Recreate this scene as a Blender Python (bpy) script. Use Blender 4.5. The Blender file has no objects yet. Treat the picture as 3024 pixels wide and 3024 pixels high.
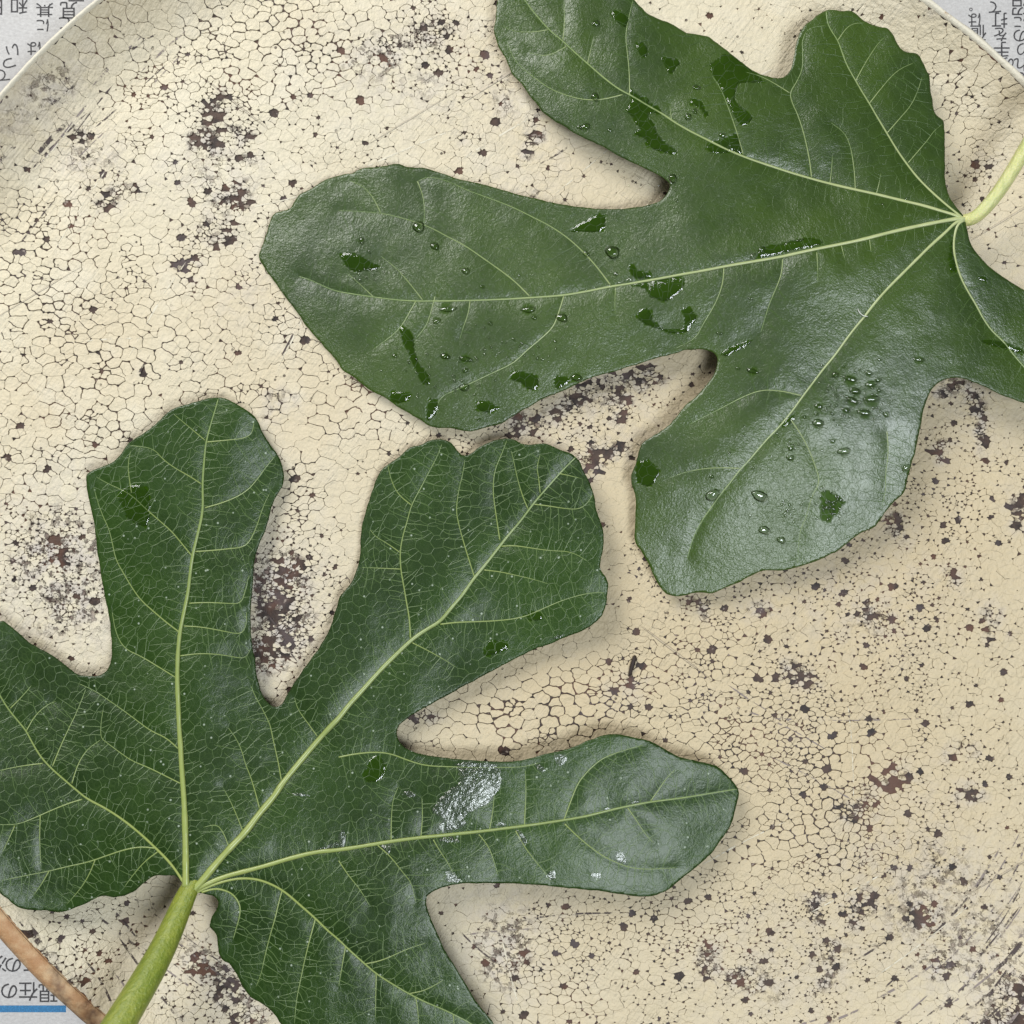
import bpy, bmesh, math, random
import numpy as np
from mathutils import Vector, kdtree
from mathutils.geometry import delaunay_2d_cdt


random.seed(7)
rng = np.random.default_rng(11)
sc = bpy.context.scene
COL = sc.collection

# ------------------------------------------------------------------ camera, world, light, exposure
H = 0.34                      # camera height above the tray floor (m)
S = 0.28 / 3024.0             # metres per photograph pixel on the tray floor
MM = 0.001
cam_d = bpy.data.cameras.new('camera')
cam = bpy.data.objects.new('camera', cam_d)
COL.objects.link(cam)
cam.location = (0, 0, H)
cam.rotation_euler = (0, 0, 0)
cam_d.sensor_width = 36
cam_d.lens = 36 * H / 0.28
cam_d.clip_start = 0.01
cam_d.clip_end = 20
cam_d.dof.use_dof = True
cam_d.dof.focus_distance = H - 0.004
cam_d.dof.aperture_fstop = 14
sc.camera = cam

world = bpy.data.worlds.new('World')
sc.world = world
world.use_nodes = True
bg = world.node_tree.nodes['Background']
bg.inputs['Color'].default_value = (0.97, 0.98, 1.0, 1)
bg.inputs['Strength'].default_value = 0.10


def area(name, loc, target, sx, sy, power, color):
    d = bpy.data.lights.new(name, 'AREA')
    d.shape = 'RECTANGLE'
    d.size = sx
    d.size_y = sy
    d.energy = power
    d.color = color
    o = bpy.data.objects.new(name, d)
    COL.objects.link(o)
    o.location = loc
    o.rotation_euler = (Vector(target) - Vector(loc)).to_track_quat('-Z', 'Y').to_euler()
    return o


area('window_light', (-0.52, 0.66, 0.74), (0, 0, 0), 0.50, 0.60, 10.6, (1.0, 0.985, 0.955))
area('ceiling_window_light', (0.32, -0.35, 1.13), (0.05, -0.02, 0), 0.40, 0.40, 9.2, (0.90, 0.96, 1.0))

vs = sc.view_settings
vs.view_transform = 'Standard'
vs.look = 'None'
vs.exposure = 0.05
vs.gamma = 1.0
vs.use_curve_mapping = False


# ------------------------------------------------------------------ helpers
def link(name, me, mat=None, parent=None):
    o = bpy.data.objects.new(name, me)
    COL.objects.link(o)
    if mat and me is not None:
        me.materials.append(mat)
    if parent:
        o.parent = parent
    return o


def empty(name, loc=(0, 0, 0)):
    o = bpy.data.objects.new(name, None)
    o.empty_display_size = 0.01
    COL.objects.link(o)
    o.location = loc
    return o


def tag(o, label=None, cat=None, group=None, kind=None):
    if label: o['label'] = label
    if cat: o['category'] = cat
    if group: o['group'] = group
    if kind: o['kind'] = kind
    return o


def mesh_np(name, verts, faces, smooth=False):
    me = bpy.data.meshes.new(name)
    me.from_pydata([tuple(v) for v in verts], [], faces)
    if smooth:
        me.polygons.foreach_set('use_smooth', np.ones(len(me.polygons), dtype=bool))
    me.update()
    return me


def mesh_fast(name, verts, loops, counts, smooth=False):
    me = bpy.data.meshes.new(name)
    verts = np.asarray(verts, dtype=np.float32)
    loops = np.asarray(loops, dtype=np.int32)
    counts = np.asarray(counts, dtype=np.int32)
    me.vertices.add(len(verts))
    me.vertices.foreach_set('co', verts.ravel())
    me.loops.add(len(loops))
    me.loops.foreach_set('vertex_index', loops)
    me.polygons.add(len(counts))
    starts = np.concatenate([[0], np.cumsum(counts)[:-1]]).astype(np.int32)
    me.polygons.foreach_set('loop_start', starts)
    me.polygons.foreach_set('loop_total', counts)
    me.polygons.foreach_set('use_smooth', np.full(len(counts), smooth, dtype=bool))
    me.update(calc_edges=True)
    me.validate()
    return me


def fattr(me, name, vals):
    a = me.attributes.new(name, 'FLOAT', 'POINT')
    a.data.foreach_set('value', np.asarray(vals, dtype=np.float32))


_P = rng.random((256, 256))


def vnoise(x, y):
    """smooth value noise in [0,1], numpy"""
    xi = np.floor(x).astype(int); yi = np.floor(y).astype(int)
    fx = x - xi; fy = y - yi
    fx = fx * fx * (3 - 2 * fx); fy = fy * fy * (3 - 2 * fy)
    a = _P[xi % 256, yi % 256]; b = _P[(xi + 1) % 256, yi % 256]
    c = _P[xi % 256, (yi + 1) % 256]; d = _P[(xi + 1) % 256, (yi + 1) % 256]
    return (a * (1 - fx) + b * fx) * (1 - fy) + (c * (1 - fx) + d * fx) * fy


def fbm(x, y, o=3):
    s = 0; a = 0.5; t = 0
    for k in range(o):
        s = s + a * vnoise(x * 2 ** k + 17 * k, y * 2 ** k + 31 * k); t += a; a *= 0.5
    return s / t


def W(px, py, z=0.0):
    """photograph pixel -> world point at height z"""
    f = (H - z) / H * S
    return ((px - 1512) * f, (1512 - py) * f, z)


def Wn(p, z):
    p = np.asarray(p, float); z = np.asarray(z, float)
    f = (H - z) / H * S
    return np.stack([(p[:, 0] - 1512) * f, (1512 - p[:, 1]) * f, z], 1)


CROP = {'00': (0, 0), '10': (1000, 0), '20': (2024, 0), '01': (0, 1000), '11': (1000, 1000), '21': (2024, 1000),
        '02': (0, 2024), '12': (1000, 2024), '22': (2024, 2024)}


def c(key, pts, f=1.932):
    ox, oy = CROP[key] if isinstance(key, str) else key
    return [(ox + x / f, oy + y / f) for x, y in pts]


# ------------------------------------------------------------------ node helpers
class NT:
    def __init__(self, name):
        self.m = bpy.data.materials.new(name)
        self.m.use_nodes = True
        self.t = self.m.node_tree
        self.t.nodes.clear()
        self.out = self.t.nodes.new('ShaderNodeOutputMaterial')

    def n(self, typ, inputs=None, **props):
        nd = self.t.nodes.new('ShaderNode' + typ)
        for k, v in props.items():
            setattr(nd, k, v)
        for k, v in (inputs or {}).items():
            s = nd.inputs[k]
            if hasattr(v, 'is_linked') or hasattr(v, 'links'):
                self.t.links.new(v, s)
            else:
                s.default_value = v
        return nd

    def mix(self, f, a, b, blend='MIX'):
        nd = self.t.nodes.new('ShaderNodeMix')
        nd.data_type = 'RGBA'; nd.blend_type = blend
        for i, v in ((0, f), (6, a), (7, b)):
            s = nd.inputs[i]
            if hasattr(v, 'links'):
                self.t.links.new(v, s)
            else:
                s.default_value = v if i == 0 or len(v) == 4 else (*v, 1)
        return nd.outputs[2]

    def math(self, op, a, b=0.0, c_=None, clamp=False):
        nd = self.t.nodes.new('ShaderNodeMath'); nd.operation = op; nd.use_clamp = clamp
        for i, v in enumerate((a, b) if c_ is None else (a, b, c_)):
            if hasattr(v, 'links'):
                self.t.links.new(v, nd.inputs[i])
            else:
                nd.inputs[i].default_value = v
        return nd.outputs[0]

    def step(self, v, lo, hi, to0=0.0, to1=1.0):
        nd = self.t.nodes.new('ShaderNodeMapRange'); nd.interpolation_type = 'SMOOTHSTEP'
        self.t.links.new(v, nd.inputs[0])
        for i, k in enumerate((lo, hi, to0, to1)):
            nd.inputs[i + 1].default_value = k
        return nd.outputs[0]

    def noise(self, vec, scale, detail=3.0, rough=0.55, dist=0.0):
        nd = self.n('TexNoise', {'Vector': vec, 'Scale': scale, 'Detail': detail, 'Roughness': rough, 'Distortion': dist})
        return nd.outputs['Fac']

    def mapping(self, vec, rot=(0, 0, 0), scale=(1, 1, 1), loc=(0, 0, 0)):
        if any(rot):
            vec = self.n('Mapping', {'Vector': vec, 'Rotation': rot}).outputs[0]
        return self.n('Mapping', {'Vector': vec, 'Scale': scale, 'Location': loc}).outputs[0]

    def attr(self, name):
        return self.n('Attribute', attribute_name=name).outputs['Fac']

    def bump(self, h, strength, dist, normal=None):
        ins = {'Height': h, 'Strength': strength, 'Distance': dist}
        if normal is not None: ins['Normal'] = normal
        return self.n('Bump', ins).outputs[0]

    def finish(self, shader):
        self.t.links.new(shader, self.out.inputs['Surface'])
        return self.m


def obj_coord(t):
    return t.n('TexCoord').outputs['Object']


# ------------------------------------------------------------------ materials
def mat_paint():
    t = NT('crackled_cream_paint')
    co = obj_coord(t)
    big = t.noise(co, 14, 2)
    mid = t.noise(co, 70, 4)
    fine = t.noise(co, 900, 3)
    wear = t.attr('wear')
    col = t.mix(t.step(big, 0.35, 0.68), (0.72, 0.655, 0.495), (0.68, 0.59, 0.42))
    col = t.mix(t.step(mid, 0.45, 0.72, 0, 0.55), col, (0.76, 0.70, 0.56))
    # weaker light and warm leaf bounce painted in as a yellower right-centre area
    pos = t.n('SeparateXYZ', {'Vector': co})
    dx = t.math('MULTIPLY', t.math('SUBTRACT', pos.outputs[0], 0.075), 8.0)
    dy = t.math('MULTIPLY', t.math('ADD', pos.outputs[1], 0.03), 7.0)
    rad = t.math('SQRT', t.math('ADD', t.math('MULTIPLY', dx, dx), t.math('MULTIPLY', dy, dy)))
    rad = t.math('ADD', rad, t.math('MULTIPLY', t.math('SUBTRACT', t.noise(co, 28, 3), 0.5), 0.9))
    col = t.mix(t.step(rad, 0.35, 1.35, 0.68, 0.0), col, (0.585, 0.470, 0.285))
    # greyish mauve rubbed dirt
    rub = t.math('MULTIPLY', wear, t.step(t.noise(co, 260, 5, 0.65), 0.36, 0.62))
    col = t.mix(t.math('MULTIPLY', rub, 0.75, clamp=True), col, (0.55, 0.50, 0.455))
    rub2 = t.math('MULTIPLY', t.step(wear, 0.35, 0.95), t.step(t.noise(t.mapping(co, loc=(3, 1, 0)), 520, 5, 0.7), 0.52, 0.62))
    col = t.mix(t.math('MULTIPLY', rub2, 0.8, clamp=True), col, (0.16, 0.10, 0.085))
    # brushed strokes, two directions
    s1 = t.noise(t.mapping(co, rot=(0, 0, math.radians(-52)), scale=(60, 1400, 1)), 1.0, 3)
    s2 = t.noise(t.mapping(co, rot=(0, 0, math.radians(28)), scale=(50, 1100, 1)), 1.0, 3)
    strokes = t.math('ADD', t.math('MULTIPLY', s1, 0.6), t.math('MULTIPLY', s2, 0.5))
    # long fine scratches
    sc1 = t.noise(t.mapping(co, rot=(0, 0, math.radians(-31)), scale=(7, 420, 1), loc=(0.3, 0.1, 0)), 1.0, 1)
    sc2 = t.noise(t.mapping(co, rot=(0, 0, math.radians(38)), scale=(9, 360, 1), loc=(0.9, 0.7, 0)), 1.0, 1)
    scr = t.math('MAXIMUM', t.step(sc1, 0.735, 0.765), t.step(sc2, 0.735, 0.765))
    col = t.mix(t.math('MULTIPLY', t.step(strokes, 0.58, 0.78), 0.30), col, (0.52, 0.45, 0.37))
    col = t.mix(t.math('MULTIPLY', scr, 0.30), col, (0.50, 0.42, 0.36))
    # tiny specks of dirt
    vor = t.n('TexVoronoi', {'Vector': co, 'Scale': 420.0, 'Randomness': 1.0}, feature='F1')
    sp = t.math('MULTIPLY', t.step(vor.outputs['Distance'], 0.09, 0.17, 1, 0),
                t.step(t.n('SeparateColor', {'Color': vor.outputs['Color']}).outputs[0], 0.78, 0.86))
    sp = t.math('MULTIPLY', sp, t.step(t.noise(co, 40, 3), 0.44, 0.6))
    col = t.mix(t.math('MULTIPLY', sp, 0.85), col, (0.10, 0.065, 0.055))
    h = t.math('ADD', t.math('MULTIPLY', t.math('MULTIPLY', strokes, t.step(t.noise(co, 36, 2), 0.4, 0.65, 0.15, 1.0)), 0.75), t.math('MULTIPLY', fine, 0.45))
    h = t.math('ADD', h, t.math('MULTIPLY', t.noise(co, 240, 3), 0.9))
    h = t.math('ADD', h, t.math('MULTIPLY', scr, 0.35))
    h = t.math('SUBTRACT', h, t.math('MULTIPLY', sp, 1.3))
    h = t.math('SUBTRACT', h, t.math('MULTIPLY', rub2, 0.6))
    b = t.n('BsdfPrincipled', {'Base Color': col, 'Roughness': 0.52, 'Normal': t.bump(h, 1.0, 0.0009)})
    b.inputs['Specular IOR Level'].default_value = 0.32
    return t.finish(b.outputs[0])


def mat_undercoat():
    t = NT('brown_undercoat')
    co = obj_coord(t)
    a = t.noise(co, 190, 5, 0.65)
    col = t.mix(t.step(a, 0.35, 0.62), (0.017, 0.010, 0.008), (0.075, 0.043, 0.030))
    col = t.mix(t.step(t.noise(co, 55, 3), 0.50, 0.62, 0, 0.8), col, (0.12, 0.052, 0.030))
    col = t.mix(t.step(t.noise(t.mapping(co, loc=(2, 5, 0)), 70, 3), 0.54, 0.66, 0, 0.7), col, (0.085, 0.064, 0.066))
    col = t.mix(t.step(t.noise(co, 430, 4), 0.63, 0.70, 0, 0.7), col, (0.45, 0.38, 0.32))
    h = t.noise(co, 700, 4)
    b = t.n('BsdfPrincipled', {'Base Color': col, 'Roughness': 0.6, 'Normal': t.bump(h, 0.8, 0.0003)})
    return t.finish(b.outputs[0])


def mat_rim():
    t = NT('worn_painted_wood_rim')
    co = obj_coord(t)
    wood = t.attr('wear')
    n1 = t.noise(co, 160, 5, 0.65)
    m = t.step(t.math('ADD', wood, t.math('MULTIPLY', t.math('SUBTRACT', n1, 0.5), 1.2)), 0.42, 0.58)
    paint = t.mix(t.step(t.noise(co, 420, 4), 0.60, 0.70, 0, 0.5), (0.76, 0.71, 0.58), (0.50, 0.40, 0.31))
    wn = t.noise(co, 130, 5, 0.7)
    wc = t.mix(t.step(wn, 0.35, 0.65), (0.60, 0.43, 0.25), (0.42, 0.23, 0.11))
    wc = t.mix(t.step(t.noise(co, 34, 5, 0.65), 0.47, 0.60), wc, (0.10, 0.052, 0.034))
    col = t.mix(m, paint, wc)
    h = t.math('ADD', t.noise(co, 700, 4), t.math('MULTIPLY', n1, 1.0))
    b = t.n('BsdfPrincipled', {'Base Color': col, 'Roughness': 0.6, 'Normal': t.bump(h, 0.8, 0.0004)})
    return t.finish(b.outputs[0])


def mat_leaf(name, dark, light, vein_col, vein_f, sheen, speck, coat, cior, spec, grain, tint):
    t = NT(name)
    co = obj_coord(t)
    wet = t.attr('wet')
    n1 = t.noise(co, 22, 3)
    n2 = t.noise(co, 160, 3)
    col = t.mix(t.step(n1, 0.32, 0.68), dark, light)
    col = t.mix(t.math('MULTIPLY', t.step(n2, 0.4, 0.7), 0.25), col, (light[0] * 1.25, light[1] * 1.25, light[2] * 1.1, 1))
    # fine reticulate venation
    warp = t.n('VectorMath', {0: co, 1: t.n('VectorMath', {0: t.n('TexNoise', {'Vector': co, 'Scale': 220.0}).outputs['Color'], 1: (0.0022, 0.0022, 0)}, operation='MULTIPLY').outputs[0]}, operation='ADD').outputs[0]
    flat = t.mapping(warp, scale=(1, 1, 0))
    v1 = t.n('TexVoronoi', {'Vector': flat, 'Scale': 430.0}, feature='DISTANCE_TO_EDGE').outputs[0]
    v2 = t.n('TexVoronoi', {'Vector': flat, 'Scale': 1050.0}, feature='DISTANCE_TO_EDGE').outputs[0]
    l1 = t.step(v1, 0.0, 0.075, 1, 0)
    l2 = t.step(v2, 0.0, 0.12, 1, 0)
    ln = t.math('MAXIMUM', l1, t.math('MULTIPLY', l2, 0.45))
    ln = t.math('MULTIPLY', ln, t.step(t.noise(co, 60, 3), 0.30, 0.62, 0.25, 1))
    dry = t.math('SUBTRACT', 1.0, wet, clamp=True)
    col = t.mix(t.math('MULTIPLY', ln, vein_f), col, vein_col)
    col = t.mix(t.math('MULTIPLY', wet, 0.75), col, (0.034, 0.082, 0.003, 1))
    # pale gland specks
    vs_ = t.n('TexVoronoi', {'Vector': t.mapping(co, scale=(1, 1, 0)), 'Scale': 380.0}, feature='F1')
    sp = t.math('MULTIPLY', t.step(vs_.outputs['Distance'], 0.06, 0.14, 1, 0),
                t.step(t.n('SeparateColor', {'Color': vs_.outputs['Color']}).outputs[0], 0.42, 0.47))
    col = t.mix(t.math('MULTIPLY', t.math('MULTIPLY', sp, speck), dry), col, (0.45, 0.52, 0.42))
    g1 = t.noise(co, 2700, 2, 0.6)
    g2 = t.noise(co, 1600, 2, 0.6)
    h = t.math('ADD', t.math('MULTIPLY', g1, 0.8), t.math('MULTIPLY', g2, 0.9))
    h = t.math('SUBTRACT', h, t.math('MULTIPLY', v1, -0.9))
    h = t.math('MULTIPLY', h, t.step(t.noise(co, 45, 2), 0.3, 0.7, 0.55, 1.15))
    h = t.math('MULTIPLY', h, t.step(wet, 0.0, 1.0, 1.0, 0.06))
    nrm = t.bump(h, grain, 0.00026)
    rough = t.step(wet, 0, 1, 0.52, 0.30)
    b = t.n('BsdfPrincipled', {'Base Color': col, 'Roughness': rough, 'Normal': nrm, 'IOR': 1.45})
    t.t.links.new(t.step(wet, 0, 1, spec, 0.05), b.inputs['Specular IOR Level'])
    t.t.links.new(t.math('MULTIPLY', dry, sheen), b.inputs['Sheen Weight'])
    b.inputs['Sheen Roughness'].default_value = 0.45
    t.t.links.new(t.math('MULTIPLY', dry, coat), b.inputs['Coat Weight'])
    b.inputs['Coat Roughness'].default_value = 0.29
    b.inputs['Specular Tint'].default_value = (*tint, 1)
    b.inputs['Coat IOR'].default_value = cior
    t.t.links.new(nrm, b.inputs['Coat Normal'])
    b.inputs['Sheen Tint'].default_value = (0.9, 1.0, 0.95, 1)
    tr = t.n('BsdfTranslucent', {'Color': (0.16, 0.30, 0.03, 1), 'Normal': nrm})
    mx = t.n('MixShader', {0: 0.10, 1: b.outputs[0], 2: tr.outputs[0]})
    return t.finish(mx.outputs[0])


def mat_vein(name, base, tip, rough=0.42):
    t = NT(name)
    co = obj_coord(t)
    f = t.attr('along')
    col = t.mix(f, base, tip)
    col = t.mix(t.step(t.noise(co, 500, 3), 0.4, 0.7, 0, 0.35), col, (base[0] * 0.7, base[1] * 0.8, base[2] * 0.6, 1))
    b = t.n('BsdfPrincipled', {'Base Color': col, 'Roughness': rough, 'Normal': t.bump(t.noise(co, 1500, 3), 0.5, 0.0001)})
    b.inputs['Specular IOR Level'].default_value = 0.2
    b.inputs['Coat Weight'].default_value = 0.8
    b.inputs['Coat Roughness'].default_value = 0.30
    b.inputs['Coat IOR'].default_value = 1.55
    return t.finish(b.outputs[0])


def mat_petiole(name, c1, c2):
    t = NT(name)
    co = obj_coord(t)
    st = t.noise(t.mapping(co, rot=(0, 0, math.radians(30)), scale=(1300, 60, 1300)), 1, 4)
    col = t.mix(t.step(t.noise(co, 45, 3), 0.35, 0.65), c1, c2)
    col = t.mix(t.step(st, 0.35, 0.7, 0, 0.6), col, (c1[0] * 0.55, c1[1] * 0.68, c1[2] * 0.5, 1))
    spk = t.noise(co, 1700, 2)
    col = t.mix(t.step(spk, 0.66, 0.74, 0, 0.45), col, (0.55, 0.58, 0.30))
    b = t.n('BsdfPrincipled', {'Base Color': col, 'Roughness': 0.42, 'Normal': t.bump(t.math('ADD', t.math('MULTIPLY', st, 1.5), spk), 0.6, 0.0003)})
    b.inputs['Subsurface Weight'].default_value = 0.25
    b.inputs['Subsurface Radius'].default_value = (0.004, 0.005, 0.001)
    b.inputs['Subsurface Scale'].default_value = 0.5
    return t.finish(b.outputs[0])


def mat_water(name, tint, rough, bumpy, gain=1.1):
    t = NT(name)
    co = obj_coord(t)
    h = t.noise(co, 700, 3)
    nrm = t.bump(h, bumpy, 0.0004)
    fr = t.n('Fresnel', {'IOR': 1.36, 'Normal': nrm}).outputs[0]
    tr = t.n('BsdfTransparent', {'Color': (*tint, 1)})
    gl = t.n('BsdfGlossy', {'Color': (1, 1, 1, 1), 'Roughness': rough, 'Normal': nrm})
    mx = t.n('MixShader', {0: t.math('MULTIPLY', fr, gain, clamp=True), 1: tr.outputs[0], 2: gl.outputs[0]})
    return t.finish(mx.outputs[0])


def mat_paper():
    t = NT('grey_newsprint')
    co = obj_coord(t)
    f = t.noise(t.mapping(co, scale=(1, 1.6, 1)), 900, 5, 0.7)
    col = t.mix(t.step(f, 0.3, 0.7), (0.47, 0.46, 0.455), (0.60, 0.595, 0.59))
    col = t.mix(t.step(t.noise(co, 30, 3), 0.4, 0.7, 0, 0.25), col, (0.45, 0.44, 0.45))
    b = t.n('BsdfPrincipled', {'Base Color': col, 'Roughness': 0.85, 'Normal': t.bump(t.math('ADD', f, t.math('MULTIPLY', t.noise(co, 40, 3), 14.0)), 0.5, 0.0003)})
    return t.finish(b.outputs[0])


def mat_ink(name, colr):
    t = NT(name)
    co = obj_coord(t)
    col = t.mix(t.step(t.noise(co, 2200, 3), 0.4, 0.75, 0, 0.5), colr, tuple(k * 2.2 for k in colr))
    b = t.n('BsdfPrincipled', {'Base Color': col, 'Roughness': 0.75})
    return t.finish(b.outputs[0])


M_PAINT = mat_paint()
M_UNDER = mat_undercoat()
M_RIM = mat_rim()
M_PAPER = mat_paper()
M_INK = mat_ink('black_ink', (0.045, 0.043, 0.046))
M_BLUE = mat_ink('blue_ink', (0.035, 0.16, 0.33))
M_LEAF_LOW = mat_leaf('lower_leaf_green', (0.008, 0.025, 0.0015, 1), (0.019, 0.052, 0.003, 1), (0.13, 0.21, 0.06), 0.16, 0.0, 0.8, 0.70, 1.5, 0.34, 0.28, (0.62, 0.95, 0.50))
M_LEAF_UP = mat_leaf('upper_leaf_green', (0.020, 0.049, 0.0025, 1), (0.045, 0.090, 0.004, 1), (0.11, 0.19, 0.05), 0.08, 0.0, 0.12, 1.0, 1.62, 0.30, 0.42, (0.85, 1.0, 0.85))
M_VEIN_LOW = mat_vein('lower_leaf_vein', (0.36, 0.42, 0.12, 1), (0.19, 0.27, 0.10, 1))
M_VEIN_UP = mat_vein('upper_leaf_vein', (0.50, 0.55, 0.27, 1), (0.18, 0.27, 0.10, 1))
M_NET_LOW = mat_vein('lower_leaf_net', (0.110, 0.175, 0.055, 1), (0.068, 0.118, 0.034, 1), 0.5)
M_NET_UP = mat_vein('upper_leaf_net', (0.062, 0.118, 0.022, 1), (0.050, 0.098, 0.016, 1), 0.5)
M_PET_LOW = mat_petiole('green_petiole', (0.235, 0.29, 0.035, 1), (0.30, 0.34, 0.05, 1))
M_PET_UP = mat_petiole('pale_petiole', (0.70, 0.68, 0.28, 1), (0.74, 0.74, 0.38, 1))
M_DROP = mat_water('clear_water', (0.95, 0.98, 0.90), 0.05, 0.0, 3.0)
M_FILM = mat_water('thin_water_film', (0.97, 0.99, 0.95), 0.07, 0.35, 1.8)
M_FILM_R = mat_water('rippled_water_film', (0.96, 0.98, 0.95), 0.22, 1.0, 3.6)

# ------------------------------------------------------------------ tray profile
TCX, TCY = 1495.0, 1511.0      # tray centre, photograph pixels
RIM_Z = 11.5 * MM
R_TOP = 1953 * (H - RIM_Z) / H # inner edge of the rim, floor pixels
R_FLAT = R_TOP - 215


def r_mult(th):
    d = (th - math.radians(45) + math.pi) % (2 * math.pi) - math.pi
    def bump(c0, w, a):
        e = (th - math.radians(c0) + math.pi) % (2 * math.pi) - math.pi
        return a * np.exp(-(e / math.radians(w)) ** 2)
    return 1 + 0.135 * np.exp(-(d / math.radians(30)) ** 2) + bump(137, 28, -0.028) + bump(-134, 28, -0.014) + bump(-33, 16, 0.020) + bump(-56, 14, -0.010)


def tray_z(px, py):
    dx = np.asarray(px, float) - TCX; dy = np.asarray(py, float) - TCY
    th = np.arctan2(dy, dx)
    r = np.hypot(dx, dy) / r_mult(th)
    t = np.clip((r - R_FLAT) / (R_TOP - R_FLAT), 0, 1.05)
    return RIM_Z * t ** 2.0


def flatW(px, py, z):
    px = np.asarray(px, float); py = np.asarray(py, float)
    return np.stack([(px - 1512) * S, (1512 - py) * S, np.asarray(z, float) + 0 * px], -1)


tray = empty('tray', (0, 0, -0.009))
tag(tray, 'round wooden tray with crackled, worn cream paint lying on newspaper', 'tray')


def child(name, me, mat, parent):
    """mesh authored in world coordinates, hung on a parent empty"""
    o = link(name, me, mat, parent)
    o.matrix_parent_inverse = parent.matrix_basis.inverted() if parent.type == 'EMPTY' else parent.matrix_basis.inverted()
    return o


NTH = 360
ths = np.linspace(0, 2 * math.pi, NTH, endpoint=False)
rr = np.concatenate([[0.001], np.linspace(0.1, 1, 8) * R_FLAT, R_FLAT + (R_TOP - R_FLAT) * np.linspace(0.08, 1, 14)])
V = []; F = []
for r in rr:
    rad = r * r_mult(ths)
    x = TCX + rad * np.cos(ths); y = TCY + rad * np.sin(ths)
    V.append(flatW(x, y, tray_z(x, y)))
V = np.concatenate(V)
for i in range(len(rr) - 1):
    for j in range(NTH):
        k = (j + 1) % NTH
        F.append((i * NTH + j, (i + 1) * NTH + j, (i + 1) * NTH + k, i * NTH + k)[::-1])
child('undercoat', mesh_np('undercoat', V, F, True), M_UNDER, tray)

# rim: swept lip with its outer wall
prof_n = 9
bl = np.exp(-(((ths - math.radians(137) + math.pi) % (2 * math.pi) - math.pi) / math.radians(34)) ** 2)
tr_ = np.exp(-(((ths - math.radians(-45) + math.pi) % (2 * math.pi) - math.pi) / math.radians(30)) ** 2)
wid = 15 + 42 * bl + 3 * fbm(ths * 30, ths * 0 + 3) + 7 * tr_ * fbm(ths * 60, ths * 0 + 9)
V = []; F = []; wa = []
for j, th in enumerate(ths):
    base = R_TOP * r_mult(th) - 3
    w = wid[j]
    jit = 2.0 * (fbm(np.array([th * 55]), np.array([1.5]))[0] - 0.5) * (1 + 1.5 * bl[j] + 2 * tr_[j])
    pts = [(base - 2, RIM_Z - 1.4 * MM), (base, RIM_Z - 0.2 * MM), (base + 0.25 * w + jit, RIM_Z + 0.55 * MM), (base + 0.5 * w + jit, RIM_Z + 0.75 * MM),
           (base + 0.75 * w + jit, RIM_Z + 0.55 * MM), (base + w, RIM_Z - 0.2 * MM), (base + w, RIM_Z - 1.5 * MM), (base - 60, -7 * MM), (base - 75, -8.9 * MM)]
    for r, z in pts:
        V.append(flatW(TCX + r * math.cos(th), TCY + r * math.sin(th), z))
        wa.append(min(1.0, 0.92 * bl[j] + 0.35 * tr_[j] * fbm(np.array([th * 40]), np.array([5.5]))[0] + 0.1))
for j in range(NTH):
    k = (j + 1) % NTH
    for i in range(prof_n - 1):
        F.append((j * prof_n + i, k * prof_n + i, k * prof_n + i + 1, j * prof_n + i + 1)[::-1])
F.append([j * prof_n + prof_n - 1 for j in range(NTH)])
me = mesh_np('rim', np.array(V), F, True)
fattr(me, 'wear', wa)
child('rim', me, M_RIM, tray)


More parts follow.
